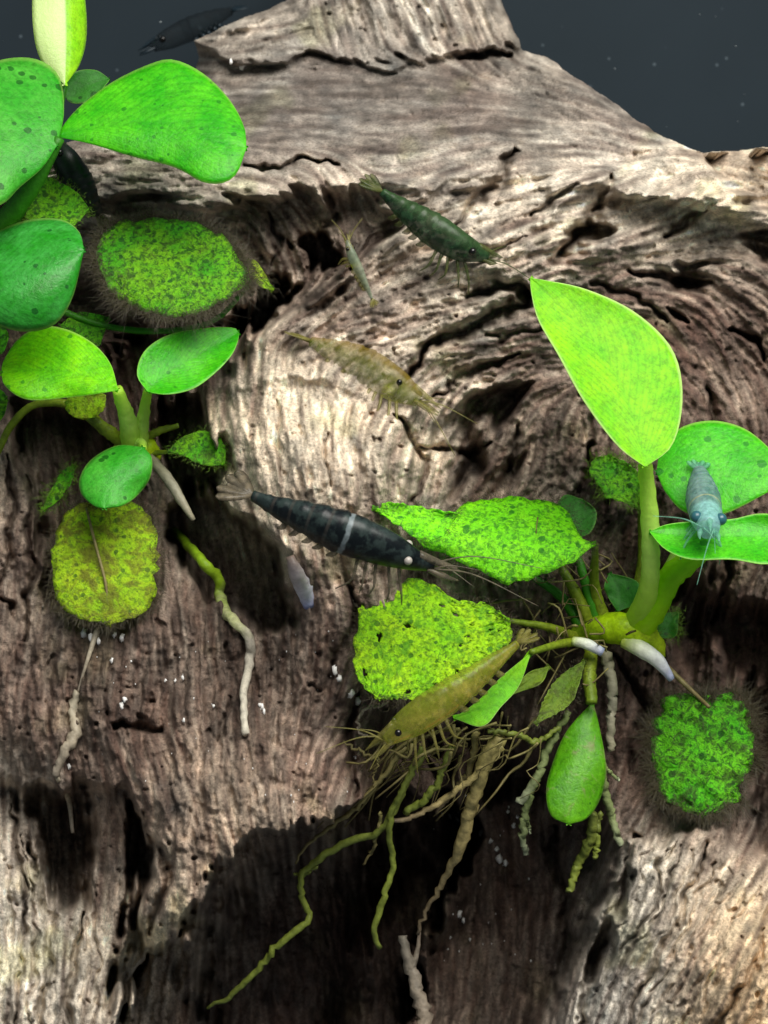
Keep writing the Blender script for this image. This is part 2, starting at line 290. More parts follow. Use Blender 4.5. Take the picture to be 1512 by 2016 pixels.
# wood colour plus painted shading and ridge highlight: brown heartwood, bleached pale wood, grey slick top
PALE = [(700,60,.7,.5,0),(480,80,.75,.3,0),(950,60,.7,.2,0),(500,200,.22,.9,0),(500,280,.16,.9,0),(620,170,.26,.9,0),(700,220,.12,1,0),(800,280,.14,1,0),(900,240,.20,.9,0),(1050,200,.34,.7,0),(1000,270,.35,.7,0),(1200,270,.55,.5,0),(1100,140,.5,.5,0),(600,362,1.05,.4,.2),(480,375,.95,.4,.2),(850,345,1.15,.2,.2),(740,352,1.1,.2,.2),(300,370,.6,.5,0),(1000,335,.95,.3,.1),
 (1150,380,1.,.3,0),(1300,370,1.1,.2,.1),(1450,400,1.15,.1,.1),(1380,380,1.05,.1,.1),(1480,330,.6,.1,.6),(1250,460,.95,.2,.1),(1000,480,.9,.2,.1),(850,480,.6,.3,.1),(820,600,.85,.2,.1),(950,560,.9,.2,.1),(700,560,.4,.1,.1),(600,470,.35,.1,0),(650,640,.45,.1,0),  # right ridge and its tip raised, which paints in their highlight
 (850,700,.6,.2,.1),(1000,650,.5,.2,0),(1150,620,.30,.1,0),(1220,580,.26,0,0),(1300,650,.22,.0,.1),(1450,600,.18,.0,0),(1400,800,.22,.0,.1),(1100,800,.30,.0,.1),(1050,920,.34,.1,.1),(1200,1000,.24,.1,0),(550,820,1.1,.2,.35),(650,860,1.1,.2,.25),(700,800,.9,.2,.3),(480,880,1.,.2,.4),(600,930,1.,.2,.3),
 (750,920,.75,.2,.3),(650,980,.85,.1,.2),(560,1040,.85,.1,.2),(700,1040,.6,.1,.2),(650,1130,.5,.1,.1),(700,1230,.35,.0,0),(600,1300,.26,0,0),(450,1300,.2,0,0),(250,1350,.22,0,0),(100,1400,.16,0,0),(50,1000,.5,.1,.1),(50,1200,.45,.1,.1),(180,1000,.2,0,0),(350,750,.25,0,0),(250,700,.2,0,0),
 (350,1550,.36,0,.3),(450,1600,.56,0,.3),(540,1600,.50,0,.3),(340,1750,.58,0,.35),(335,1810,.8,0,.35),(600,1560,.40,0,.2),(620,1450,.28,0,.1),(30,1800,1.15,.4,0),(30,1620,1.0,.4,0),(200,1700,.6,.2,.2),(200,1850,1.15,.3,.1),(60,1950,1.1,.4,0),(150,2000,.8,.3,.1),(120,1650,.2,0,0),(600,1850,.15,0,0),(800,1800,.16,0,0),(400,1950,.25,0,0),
 (950,1700,.17,0,0),(1050,1850,.2,.1,0),(1000,1500,.18,0,0),(850,1450,.25,0,0),(1150,1650,.3,.2,0),(1200,1800,.5,.5,0),(1300,1750,1.,.8,0),(1260,1850,.9,.8,0),(1250,1950,.8,.8,0),(1390,1680,.8,.4,.2),(1400,1850,.95,.1,.8),(1480,1800,1.05,0,1),(1450,1980,1.05,0,1),(1450,1650,.3,0,0),(1450,1400,.1,0,0),(1300,1300,.1,0,0),(1250,1500,.14,0,0),(1480,1200,.14,0,0),(1420,1060,.16,0,0),(1400,1560,.12,0,0)]  # low values in the hollow and down the right side paint in shading
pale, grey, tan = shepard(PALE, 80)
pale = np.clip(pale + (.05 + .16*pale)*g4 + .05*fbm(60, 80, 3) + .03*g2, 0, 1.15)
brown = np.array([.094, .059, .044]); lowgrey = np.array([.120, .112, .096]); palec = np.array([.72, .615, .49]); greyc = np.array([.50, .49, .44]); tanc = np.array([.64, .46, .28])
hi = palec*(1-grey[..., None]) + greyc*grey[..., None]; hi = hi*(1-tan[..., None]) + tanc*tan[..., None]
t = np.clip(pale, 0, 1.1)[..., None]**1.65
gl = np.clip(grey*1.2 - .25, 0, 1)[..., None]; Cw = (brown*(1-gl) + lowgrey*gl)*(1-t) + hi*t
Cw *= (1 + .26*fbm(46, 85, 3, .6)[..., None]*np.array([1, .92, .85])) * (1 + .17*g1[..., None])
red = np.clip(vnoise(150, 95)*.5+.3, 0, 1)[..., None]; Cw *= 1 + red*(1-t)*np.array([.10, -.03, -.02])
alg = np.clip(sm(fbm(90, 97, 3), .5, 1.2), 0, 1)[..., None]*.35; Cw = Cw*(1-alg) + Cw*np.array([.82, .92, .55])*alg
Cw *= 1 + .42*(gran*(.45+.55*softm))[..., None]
Cw = np.clip(Cw, .02, .9)

# mesh
ok = sd > -ST*.8
s_ = (D + Y)/D
VXYZ = np.stack([(PX-756)/200*s_, Y, (1008-PY)/200*s_], -1)
gy_, gx_ = np.gradient(sd, ST); nb = np.abs(sd) < ST*1.6
shx = np.where(nb & (sd < 0), -sd*gx_, 0); shy = np.where(nb & (sd < 0), -sd*gy_, 0)
VXYZ[..., 0] += shx/200; VXYZ[..., 2] -= shy/200
fm = ok[:-1, :-1] & ok[1:, :-1] & ok[:-1, 1:] & ok[1:, 1:]
vid = np.arange(NX*NY).reshape(NY, NX)
q = np.stack([vid[:-1, :-1], vid[1:, :-1], vid[1:, 1:], vid[:-1, 1:]], -1)[fm]
used = np.zeros(NX*NY, bool); used[q.ravel()] = True; remap = np.cumsum(used)-1; q = remap[q]
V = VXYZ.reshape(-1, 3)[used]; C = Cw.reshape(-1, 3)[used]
# turn the rim back into a solid block: border edges run backwards
E = np.concatenate([q[:, [0, 1]], q[:, [1, 2]], q[:, [2, 3]], q[:, [3, 0]]]); key = np.sort(E, 1); kk = key[:, 0].astype(np.int64)*len(V)+key[:, 1]
_, inv, cnt = np.unique(kk, return_inverse=True, return_counts=True); B = E[cnt[inv.ravel()] == 1]
bv = np.unique(B); nV = len(V); m1 = {}; layers = []; cen = np.array([0, 0, -1.0]); prev = {int(v): int(v) for v in bv}; addV = []; addQ = []
for L, (dy, sh) in enumerate(((.5, 1.0), (2.0, .985), (5.0, .95))):
    cur = {}
    for v in bv:
        p = V[v].copy(); p[1] += dy + .12*RNG.normal(); p[[0, 2]] = cen[[0, 2]] + (p[[0, 2]]-cen[[0, 2]])*sh
        cur[int(v)] = nV+len(addV); addV.append(p)
    for a, b in B: addQ.append((prev[int(b)], prev[int(a)], cur[int(a)], cur[int(b)]))
    prev = cur
C = np.vstack([C] + [C[bv]]*3); V = np.vstack([V, np.array(addV)]); q = np.vstack([q, np.array(addQ)])
me = bpy.data.meshes.new('driftwood'); me.vertices.add(len(V)); me.vertices.foreach_set('co', V.astype(np.float32).ravel())
me.loops.add(q.size); me.loops.foreach_set('vertex_index', q.astype(np.int32).ravel())
me.polygons.add(len(q)); me.polygons.foreach_set('loop_start', (np.arange(len(q))*4).astype(np.int32))
me.polygons.foreach_set('use_smooth', np.ones(len(q), bool)); me.update(calc_edges=True)
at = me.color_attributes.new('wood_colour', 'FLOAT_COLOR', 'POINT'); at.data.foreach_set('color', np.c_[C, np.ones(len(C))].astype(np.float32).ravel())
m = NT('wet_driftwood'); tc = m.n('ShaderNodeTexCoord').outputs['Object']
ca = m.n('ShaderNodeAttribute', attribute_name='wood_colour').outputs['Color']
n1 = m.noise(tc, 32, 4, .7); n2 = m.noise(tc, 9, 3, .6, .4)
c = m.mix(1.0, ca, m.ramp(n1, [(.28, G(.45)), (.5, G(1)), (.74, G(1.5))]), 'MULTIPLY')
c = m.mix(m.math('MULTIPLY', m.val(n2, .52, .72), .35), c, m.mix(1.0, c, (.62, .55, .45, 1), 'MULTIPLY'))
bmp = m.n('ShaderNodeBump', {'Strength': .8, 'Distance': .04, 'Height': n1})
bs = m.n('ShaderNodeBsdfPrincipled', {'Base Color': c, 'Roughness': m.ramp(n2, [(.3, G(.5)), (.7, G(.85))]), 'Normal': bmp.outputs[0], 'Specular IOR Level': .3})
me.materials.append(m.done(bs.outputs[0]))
wood = bpy.data.objects.new('driftwood', me); link(wood); OFF['driftwood'] = np.zeros(3)
wood['label'] = 'weathered grey and brown driftwood with cracked grain filling the picture'; wood['category'] = 'driftwood'

# the dark back wall of the tank
m = NT('dark_tank_wall'); tc = m.n('ShaderNodeTexCoord').outputs['Object']
n1 = m.noise(tc, .5, 3); vo = m.n('ShaderNodeTexVoronoi', {'Vector': tc, 'Scale': 3.5}).outputs['Distance']
c = m.mix(n1, hexc('#1d262c'), hexc('#252f36')); c = m.mix(m.math('MULTIPLY', m.val(vo, .10, .02), .6), c, hexc('#5f6c74'))
bs = m.n('ShaderNodeBsdfPrincipled', {'Base Color': c, 'Roughness': .7, 'Specular IOR Level': .1})
bw = mesh_obj('tank_back_wall', [(-30, 9.5, -30), (30, 9.5, -30), (30, 9.5, 22), (-30, 9.5, 22), (-30, 10, -30), (30, 10, -30), (30, 10, 22), (-30, 10, 22)],
     [(0, 1, 2, 3), (5, 4, 7, 6), (4, 0, 3, 7), (1, 5, 6, 2), (3, 2, 6, 7), (4, 5, 1, 0)], m.done(bs.outputs[0]), smooth=False); bw['kind'] = 'structure'

# ------------------------------------------------------------------ plant materials
def leafmat(name, c1, c2, spots=0.0, spotc='#1d6b12', spotscale=9., edge=.5, edgec='#c9f07a', vein=.25, brown=0.0, brownc='#5a4a1c', rough=.46, trans=.33, bump=.22, halfpale=None, speck=0.0, deep=.3):
    m = NT(name); tcn = m.n('ShaderNodeTexCoord'); tc = tcn.outputs['Object']; uv = m.n('ShaderNodeSeparateXYZ', {0: tcn.outputs['UV']})
    v = m.math('ABSOLUTE', m.math('SUBTRACT', uv.outputs[1], .5))
    n1 = m.noise(tc, 2.6, 4, .65); n2 = m.noise(tc, 22, 3, .75); n3 = m.noise(tc, 6, 4, .65, .6)
    c = m.mix(m.val(n1, .32, .68), hexc(c1), hexc(c2))
    c = m.mix(1.0, c, m.ramp(n2, [(.28, G(.66)), (.5, G(1)), (.75, G(1.22))]), 'MULTIPLY')
    c = m.mix(1.0, c, m.ramp(n3, [(.3, (.72, .82, .6, 1)), (.5, G(1)), (.72, (1.2, 1.08, 1.25, 1))]), 'MULTIPLY')  # darker blotches; the pale end paints a broad frosty sheen into the colour
    # fine curved veins running from the midrib to the margin
    w = m.n('ShaderNodeMath', {0: m.math('MULTIPLY', m.math('SUBTRACT', uv.outputs[0], m.math('MULTIPLY', v, 1.1)), 95.0)}, operation='SINE').outputs[0]
    w = m.math('ADD', w, m.math('MULTIPLY', n3, 1.2))
    c = m.mix(m.math('MULTIPLY', m.val(w, .7, 1.7), vein), c, m.mix(1.0, c, (.66, .80, .6, 1), 'MULTIPLY'))
    c = m.mix(m.math('MULTIPLY', m.val(v, .03, .008), .55), c, m.mix(1.0, c, (.72, .85, .7, 1), 'MULTIPLY'))
    if speck:                                # mottled crust of green algae
        sp = m.noise(tc, 21, 4, .65, .4)
        c = m.mix(m.math('MULTIPLY', m.val(sp, .44, .64), speck), c, hexc(spotc))
    if spots:
        vo = m.n('ShaderNodeTexVoronoi', {'Vector': tc, 'Scale': spotscale, 'Randomness': 1.0}); rnd = m.n('ShaderNodeSeparateColor', {0: vo.outputs['Color']}).outputs[0]
        rad = m.math('MULTIPLY', m.math('SUBTRACT', rnd, 1 - spots), .42 / max(spots, .2))
        sp = m.n('ShaderNodeMapRange', {'Value': m.math('SUBTRACT', m.math('ADD', vo.outputs['Distance'], m.math('MULTIPLY', n2, .12)), rad), 'From Min': .08, 'From Max': .0}, interpolation_type='SMOOTHSTEP').outputs[0]
        c = m.mix(m.math('MULTIPLY', sp, .8), c, hexc(spotc))
    if brown:
        c = m.mix(m.math('MULTIPLY', m.val(n3, .56 - .22*brown, .72 - .1*brown), .8), c, hexc(brownc))
    if halfpale: c = m.mix(m.val(uv.outputs[1], .47, .53), m.mix(n2, hexc(halfpale), hexc('#cfe79a')), c)
    if edge: c = m.mix(m.math('MULTIPLY', m.val(v, .468, .495), edge), c, hexc(edgec))
    b = m.n('ShaderNodeBump', {'Strength': bump, 'Distance': .05, 'Height': m.math('ADD', n2, m.math('MULTIPLY', n3, .8))})
    pr = m.n('ShaderNodeBsdfPrincipled', {'Base Color': c, 'Roughness': rough, 'Normal': b.outputs[0], 'Specular IOR Level': .45})
    tr = m.n('ShaderNodeBsdfTranslucent', {'Color': m.mix(1.0, c, (1.5, 1.35, .5, 1), 'MULTIPLY')})
    mx = m.n('ShaderNodeMixShader', {0: trans, 1: pr.outputs[0], 2: tr.outputs[0]})
    return m.done(mx.outputs[0])
LM = dict(
 lime=leafmat('leaf_lime', '#78d400', '#98e000', rough=.6, edge=.7, edgec='#d9f59a', vein=.55, spots=.06, spotscale=5, spotc='#3f9a00', trans=.32),
 fresh=leafmat('leaf_fresh', '#6cd400', '#94e800', edge=.55, vein=.6, spots=.2, spotscale=14, spotc='#3f9d14', trans=.38),
 green=leafmat('leaf_green', '#30b404', '#5ad014', edge=.35, vein=.65, spots=.25, spotscale=13, spotc='#1a8208'),
 deep=leafmat('leaf_deep', '#249a18', '#46b048', edge=.4, vein=.5, spots=.22, spotscale=10, spotc='#0f5a1c', rough=.36),
 spotted=leafmat('leaf_spotted', '#34ac22', '#54bc38', edge=.35, vein=.4, spots=.55, spotscale=8, spotc='#0f5c10'),
 spotted2=leafmat('leaf_spotted_bright', '#3fc410', '#62d81c', edge=.5, vein=.4, spots=.5, spotscale=8, spotc='#198512', speck=.35),
 algae=leafmat('leaf_algae', '#48b406', '#84cc0c', edge=0, vein=0, spots=.65, spotscale=12, spotc='#135208', speck=.85, rough=.7, bump=.6, brown=.25, brownc='#3c5a12'),
 algae_bright=leafmat('leaf_algae_bright', '#84f000', '#9cfa10', edge=0, vein=0, spots=.45, spotscale=11, spotc='#1f7c06', speck=.75, rough=.6, bump=.5),
 yellow=leafmat('leaf_yellowing', '#a4d800', '#c4e818', edge=0, vein=0, spots=.4, spotscale=13, spotc='#3f6a0c', speck=.7, brown=.75, brownc='#6c6a18', rough=.7, bump=.6),
 lace=leafmat('leaf_lace', '#98e400', '#c0f008', edge=0, vein=0, spots=.65, spotscale=12, spotc='#2a6606', speck=.72, brown=.3, brownc='#54a010', rough=.7, bump=.6),
 moss=leafmat('leaf_moss', '#50c80c', '#7cdc18', edge=0, vein=0, spots=.6, spotscale=10, spotc='#0e4a08', speck=.85, brown=.6, brownc='#2f4412', rough=.8, bump=.7),
 old=leafmat('leaf_old', '#b8b428', '#c8b850', edge=0, vein=.3, brown=.6, brownc='#7c7a24', rough=.6, bump=.8, speck=.3, spotc='#4e6a1c'),
 olive=leafmat('leaf_olive', '#5f8418', '#84a028', edge=.2, vein=.2, brown=.4, brownc='#46521a', rough=.6, bump=.5),
 dark_green=leafmat('leaf_dark', '#2a7a1a', '#3d8c28', edge=.2, vein=.2, spots=.3, spotscale=8, spotc='#164a10', rough=.6),  # blades that are a darker green themselves
 hang=leafmat('leaf_hanging', '#56a40c', '#6cb814', edge=.2, vein=.2, spots=.2, spotscale=12, spotc='#357a0c', brown=.1, brownc='#8f9460', rough=.45),
 pale=leafmat('leaf_folded', '#8fdc10', '#a4e020', edge=.5, vein=.2, halfpale='#d9ecb0'),
)
def stemmat(name, stops, rough=.5, bump=.3, trans=.15, mott=.25, alpha=0.):
    m = NT(name); tcn = m.n('ShaderNodeTexCoord'); tc = tcn.outputs['Object']; u = m.n('ShaderNodeSeparateXYZ', {0: tcn.outputs['UV']}).outputs[0]
    n2 = m.noise(tc, 14, 3, .65); n3 = m.noise(tc, 5, 3, .6)
    c = m.ramp(m.math('ADD', u, m.math('MULTIPLY', m.math('SUBTRACT', n3, .5), .25)), [(p, hexc(h)) for p, h in stops])
    c = m.mix(mott, c, m.mix(1.0, c, m.ramp(n2, [(.3, G(.3)), (.6, G(1.3))]), 'MULTIPLY'))
    b = m.n('ShaderNodeBump', {'Strength': bump, 'Distance': .04, 'Height': n2})
    pr = m.n('ShaderNodeBsdfPrincipled', {'Base Color': c, 'Roughness': rough, 'Normal': b.outputs[0], 'Specular IOR Level': .35})
    tr = m.n('ShaderNodeBsdfTranslucent', {'Color': c}); mx = m.n('ShaderNodeMixShader', {0: trans, 1: pr.outputs[0], 2: tr.outputs[0]})
    if alpha: mx = m.n('ShaderNodeMixShader', {0: alpha, 1: mx.outputs[0], 2: m.n('ShaderNodeBsdfTransparent').outputs[0]})
    return m.done(mx.outputs[0])
SM = dict(
 stem=stemmat('petiole_green', [(0, '#c8f420'), (.5, '#d0f47c'), (1, '#c8f450')], trans=.45, mott=.08), stemy=stemmat('petiole_yellow_base', [(0, '#ccf000'), (.35, '#a8ec0a'), (1, '#94dc1c')], trans=.4, mott=.1),
 stemd=stemmat('petiole_dark', [(0, '#3f8a12'), (1, '#2f7a12')]), stemo=stemmat('petiole_olive', [(0, '#8a9a20'), (1, '#66801c')], mott=.6), rhiz=stemmat('rhizome_yellow', [(0, '#7d9a1c'), (.5, '#a8d008'), (1, '#b4cc20')], rough=.45, mott=.5),
 white=stemmat('root_tip_white', [(0, '#b9cc5a'), (.3, '#e4ead0'), (.75, '#dfe3ea'), (1, '#a9b4d8')], rough=.35), grey=stemmat('root_grey', [(0, '#8d8a6e'), (.5, '#8f8c78'), (1, '#a09a80')]),
 two=stemmat('root_green_to_white', [(0, '#86b41a'), (.28, '#9cc02a'), (.48, '#c5c890'), (.6, '#cfc6b4'), (1, '#c9c2b0')], mott=.45), pale=stemmat('root_pale', [(0, '#a89f8a'), (.5, '#b0a48e'), (1, '#94897a')], mott=.5),
 gr=stemmat('root_olive_green', [(0, '#6f7a35'), (.4, '#7f8c3a'), (.8, '#8c9a3e'), (1, '#76823a')], mott=.5), tanr=stemmat('root_tan', [(0, '#a0965a'), (.5, '#c0ae74'), (.8, '#a08e68'), (1, '#84745e')], mott=.6), sage=stemmat('root_sage', [(0, '#7c8c50'), (.7, '#8f9c68'), (1, '#a9b090')], mott=.45),
 fine=stemmat('rootlets_brown', [(0, '#8e8652'), (1, '#7c7048')], mott=.5), brn=stemmat('algae_hair_brown', [(0, '#4f4a30'), (1, '#453e34')], trans=.3, alpha=.5), grn=stemmat('algae_hair_green', [(0, '#6e9a24'), (1, '#6a8030')], trans=.4, alpha=.35), scar=stemmat('leaf_scar_brown', [(0, '#4a4a10'), (1, '#3f3c10')]), twig=stemmat('twig_grey', [(0, '#9b9384'), (1, '#a2917e')], mott=.6))

# ------------------------------------------------------------------ leaf builder
NU0, NV0 = 30, 15
def leaf(parent, left, right, y0, mat, ax=0., bz=.6, cup=.12, bend=0., wave=.03, rough=0., thick=.028, mid=None, fuzz=0, fuzzlen=.22, fuzzmat='brn', holes=0, seed=0, label=None, name='leaf', ragged=0.):
    r = np.random.default_rng(seed + 100); NU, NV = (64, 44) if holes else (NU0, NV0)
    L = crom(left, NU+1); R = crom(right, NU+1); M = crom(mid, NU+1) if mid else (L+R)/2*.6 + (np.array(left[0]) + (np.array(left[-1])-np.array(left[0]))*np.linspace(0, 1, NU+1)[:, None])*.4
    M[0] = L[0]; M[-1] = L[-1]
    if ragged:
        for A in (L, R):
            nrm = A - M; ln = np.linalg.norm(nrm, axis=1)[:, None]+1e-6
            A += nrm/ln*(r.normal(size=(NU+1, 1))*ragged)*np.minimum(1, ln/40)
    cx, cy = M.mean(0); half = max(8, np.linalg.norm(L-R, axis=1).max()/2)/200; ph = r.uniform(0, 6, 4); wid = np.linalg.norm(L-R, axis=1); wid = wid/wid.max()
    for _pass in range(2):                   # keep the blade clear of the wood
      top = []; uv = []; gap = []
      for i in range(NU+1):
          u = i/NU
          for j in range(NV+1):
              v = 2*j/NV-1; e = -v if v < 0 else v; q = M[i]*(1-e) + (L[i] if v < 0 else R[i])*e
              y = y0 + ax*(q[0]-cx)/200 + bz*(cy-q[1])/200 - cup*half*2*(v*v-.3)*wid[i] + bend*(u-.5)**2*4*half
              y += wid[i]*wave*(math.sin(7*u+ph[0])*v + .7*math.sin(11*u+ph[1]+2*v)*abs(v)) - .018*math.exp(-(v/.06)**2)*(-1)
              if rough: y += rough*r.normal()
              top.append(P(q[0], q[1], y)); uv.append((u, j/NV)); gap.append(y - wood_y(q[0], q[1]))
      dy = np.percentile(gap, 88) + .05
      if dy > 0 and _pass == 0: y0 -= dy
      else: break
    top = np.array(top); n = len(top); g = top.reshape(NU+1, NV+1, 3)
    du = np.gradient(g, axis=0); dv = np.gradient(g, axis=1); nr = np.cross(du, dv); nr /= np.linalg.norm(nr, axis=2)[..., None]+1e-9
    if nr[NU//2, NV//2, 1] > 0: nr = -nr
    tj = np.abs(2*np.arange(NV+1)/NV-1)[None, :, None]; th = thick*(1-.8*tj**4)
    bot = (g - nr*th).reshape(-1, 3)
    idx = lambda i, j: i*(NV+1)+j
    F = []; dead = set()
    if holes:
        cz = [(r.uniform(.05, .97), r.uniform(.0, 1.0), r.uniform(.010, .024)) for _ in range(holes)]
        for i in range(NU):
            for j in range(NV):
                for hu, hv, hr in cz:
                    if ((i+.5)/NU-hu)**2 + (((j+.5)/NV-hv)*.75)**2 < (hr*r.uniform(.8, 1.25))**2: dead.add((i, j))
    for i in range(NU):
        for j in range(NV):
            if (i, j) in dead: continue
            F.append((idx(i, j), idx(i+1, j), idx(i+1, j+1), idx(i, j+1))); F.append(tuple(n+k for k in (idx(i, j), idx(i, j+1), idx(i+1, j+1), idx(i+1, j))))
            for (ni, nj, a, b) in ((i, j-1, idx(i, j), idx(i+1, j)), (i, j+1, idx(i+1, j+1), idx(i, j+1)), (i-1, j, idx(i, j+1), idx(i, j)), (i+1, j, idx(i+1, j), idx(i+1, j+1))):
                if nj < 0 or nj >= NV or (ni, nj) in dead: F.append((a, n+a, n+b, b))
    o = mesh_obj(name, np.vstack([top, bot]), F, LM[mat], parent, uv=np.array(uv+uv))
    if label: o['label'] = label
    if fuzz:                                 # short algae hairs on the blade and round its margin
        V = []; FF = []; U = []; c0 = g.mean((0, 1)); clump = np.repeat(r.uniform(.25, 1.0, (NU//3+2, 2)), 3, 0)*r.uniform(.7, 1.1, (3*(NU//3+2), 2))
        for k in range(int(fuzz*2.2)):
            i = r.integers(0, NU+1); rim = r.random() < .86
            j = (0 if r.random() < .5 else NV) if rim else r.integers(0, NV+1)
            p = g[i, j] + r.normal(size=3)*.03; out = g[i, j]-c0; out /= np.linalg.norm(out)+1e-6
            d = (out*(.9 if rim else .5) + nr[i, j]*(-.1 if rim else .3) + r.normal(size=3)*.7); d /= np.linalg.norm(d)
            ln = fuzzlen*clump[i, 0 if j < NV//2 else 1]*(r.uniform(.2, 1.0)**1.5 if rim else .35)*1.15; w = r.uniform(.0018, .0042); s = np.cross(d, (0.2, -1, .1)); s /= np.linalg.norm(s)+1e-6
            q1 = p + d*ln*.5 + r.normal(size=3)*ln*.14; q2 = p + d*ln + r.normal(size=3)*ln*.3 + np.array([0, 0, -.12*ln]); b = len(V)
            V += [p-s*w, p+s*w, q1+s*w*.8, q1-s*w*.8, q2]; FF += [(b, b+1, b+2, b+3), (b+3, b+2, b+4)]; U += [(0, 0), (0, 1), (.5, 1), (.5, 0), (1, 0)]
        f = mesh_obj('algae_fuzz', V, FF, SM[fuzzmat], o, uv=U); f['kind'] = 'stuff'
    return o
def stick(parent, pts, rad, mat, name='stem', n=22, ns=9, jit=.05, seed=0, wob=0.):     # pts: (px, py, y), rad in px
    c = crom(pts, n); c3 = np.array([P(*p) for p in c])
    if wob: c3[1:-1] += np.random.default_rng(seed+3).normal(size=(n-2, 3))*wob*np.array([1, .5, 1])
    rr = np.interp(np.linspace(0, 1, n), np.linspace(0, 1, len(rad)), rad)/200*(.76 if name == 'root' and mat not in ('white', 'nub') else 1)
    V, F, uv = tube_data(c3, rr, ns, jit, seed); return mesh_obj(name, V, F, SM[mat], parent, uv=uv)
def on(pts, lift=8, cap=9.0):                # lay photo points on the wood (lift px towards the viewer), never deeper than cap
    return [(x, y, min(wood_y(x, y), cap) - lift/200) for x, y in pts]

# ------------------------------------------------------------------ plant at the upper side of the picture's edge
A = thing('anubias_plant', P(-20, 470, .2), 'large round-leaved green water plant at the edge, upper of the two beside the driftwood', 'plant')
stick(A, [(-70, 520, -.2), (20, 425, -.5), (75, 345, -.7), (118, 272, -.8)], [26, 24, 19, 10], 'stemd')
stick(A, [(-70, 520, -.1), (30, 400, 0), (100, 260, .1), (128, 165, .2)], [22, 16, 11, 7], 'stemd', seed=2)
stick(A, [(-80, 520, 0), (-110, 540, -.9), (-85, 562, -1.2)], [18, 14, 8], 'stemd', seed=3)
stick(A, [(-60, 520, .1), (20, 480, .1), (52, 425, .0)], [14, 11, 6], 'stemo', seed=4)
stick(A, [(-50, 530, .3), (200, 640, .1), (400, 640, .1), (495, 556, -.2)], [10, 7, 6, 5], 'stemd', seed=5)
leaf(A, [(128,168),(80,118),(64,40),(70,-60),(110,-150)], [(128,168),(158,125),(171,65),(165,-20),(145,-100),(110,-150)], .1, 'pale', ax=.3, bz=.25, cup=-.25, mid=[(128,168),(131,60),(126,-40),(110,-150)], seed=1)
leaf(A, [(112,287),(126,222),(116,150),(70,116),(0,118),(-70,150),(-130,240)], [(112,287),(84,330),(40,368),(0,404),(-60,402),(-110,340),(-130,240)], -.9, 'spotted', bz=.7, ax=.25, cup=-.15, seed=2)
leaf(A, [(108,269),(150,216),(220,162),(300,124),(345,118),(402,146),(452,196),(481,250),(485,292)], [(108,269),(180,284),(260,308),(330,325),(362,338),(398,358),(436,361),(466,342),(485,292)], -.75, 'green', bz=.75, ax=-.1, cup=-.14, bend=.15, seed=3)
leaf(A, [(122,176),(148,142),(188,138),(216,156)], [(122,176),(140,202),(182,196),(216,156)], .7, 'dark_green', bz=.5, seed=4)
leaf(A, [(-90,562),(-60,490),(0,452),(60,432),(120,432),(155,455),(166,492)], [(-90,562),(-60,612),(0,642),(50,653),(106,640),(142,588),(166,492)], -1.1, 'deep', bz=.65, ax=-.2, cup=-.34, seed=5)
leaf(A, [(50,428),(66,375),(90,349),(122,360),(152,380),(176,412)], [(50,428),(92,446),(142,444),(176,412)], -.2, 'algae', bz=.6, seed=6, fuzz=250, fuzzlen=.12, fuzzmat='grn', ragged=2)
leaf(A, [(116,642),(150,616),(190,618),(216,626)], [(116,642),(158,660),(192,682),(202,664),(216,626)], .1, 'algae', bz=.5, seed=7, fuzz=200, fuzzlen=.12)
leaf(A, [(-40,690),(-20,650),(5,640),(16,660)], [(-40,690),(-10,700),(8,690),(16,660)], .0, 'algae', bz=.5, seed=8)
leaf(A, [(-60,820),(-20,765),(5,770),(14,785)], [(-60,820),(-20,840),(6,820),(14,785)], .0, 'algae', bz=.5, seed=9)
leaf(A, [(492,556),(474,510),(430,460),(360,432),(280,430),(216,447),(192,490),(190,512)], [(492,556),(442,590),(370,622),(300,618),(240,590),(205,552),(190,512)], -.35, 'algae', bz=.7, cup=-.12, seed=10, fuzz=3200, fuzzlen=.32, ragged=3, rough=.008, label='oval leaf furred with brown algae')
leaf(A, [(486,512),(505,515),(525,545),(538,572)], [(486,512),(492,545),(515,565),(538,572)], -.1, 'yellow', bz=.4, seed=11, fuzz=160, fuzzlen=.12, holes=5)

# ------------------------------------------------------------------ small plant below it
B_ = thing('anubias_plantlet', P(265, 880, .25), 'small light green water plant with a spotted yellow leaf and long white root', 'plant')
stick(B_, [(262, 890, .15), (252, 830, -.15), (231, 766, -.45)], [24, 17, 11], 'stem', seed=11)
stick(B_, [(272, 890, .15), (280, 830, .0), (291, 768, -.2)], [20, 13, 9], 'stem', seed=12)
stick(B_, [(262, 890, .2), (225, 858, .1), (172, 818, .0)], [14, 14, 9], 'stemo', seed=13)
stick(B_, [(272, 888, .2), (300, 892, .2), (334, 889, .1)], [9, 6, 4], 'stemo', seed=14)
stick(B_, [(275, 870, .2), (310, 850, .2), (352, 838, .2)], [8, 8, 5], 'stemo', seed=15)
stick(B_, [(262, 880, .1), (278, 872, -.1), (283, 884, -.3)], [16, 10, 6], 'stem', seed=16)
stick(B_, [(215, 850, .3), (150, 800, .2), (70, 796, .2), (22, 838, .2), (-2, 885, .2), (-40, 960, .3)], [10, 9, 8, 8, 7, 6], 'stemo', seed=17, n=30)
stick(B_, [(230, 892, .35), (262, 884, .2), (290, 884, .25), (306, 905, .35)], [16, 26, 24, 14], 'rhiz', name='rhizome', seed=18)
leaf(B_, [(233,768),(217,715),(182,675),(130,648),(80,643),(35,668),(6,712),(3,735)], [(233,768),(180,777),(130,783),(70,788),(35,780),(8,757),(3,735)], -.75, 'fresh', bz=.7, ax=-.15, cup=-.1, seed=21)
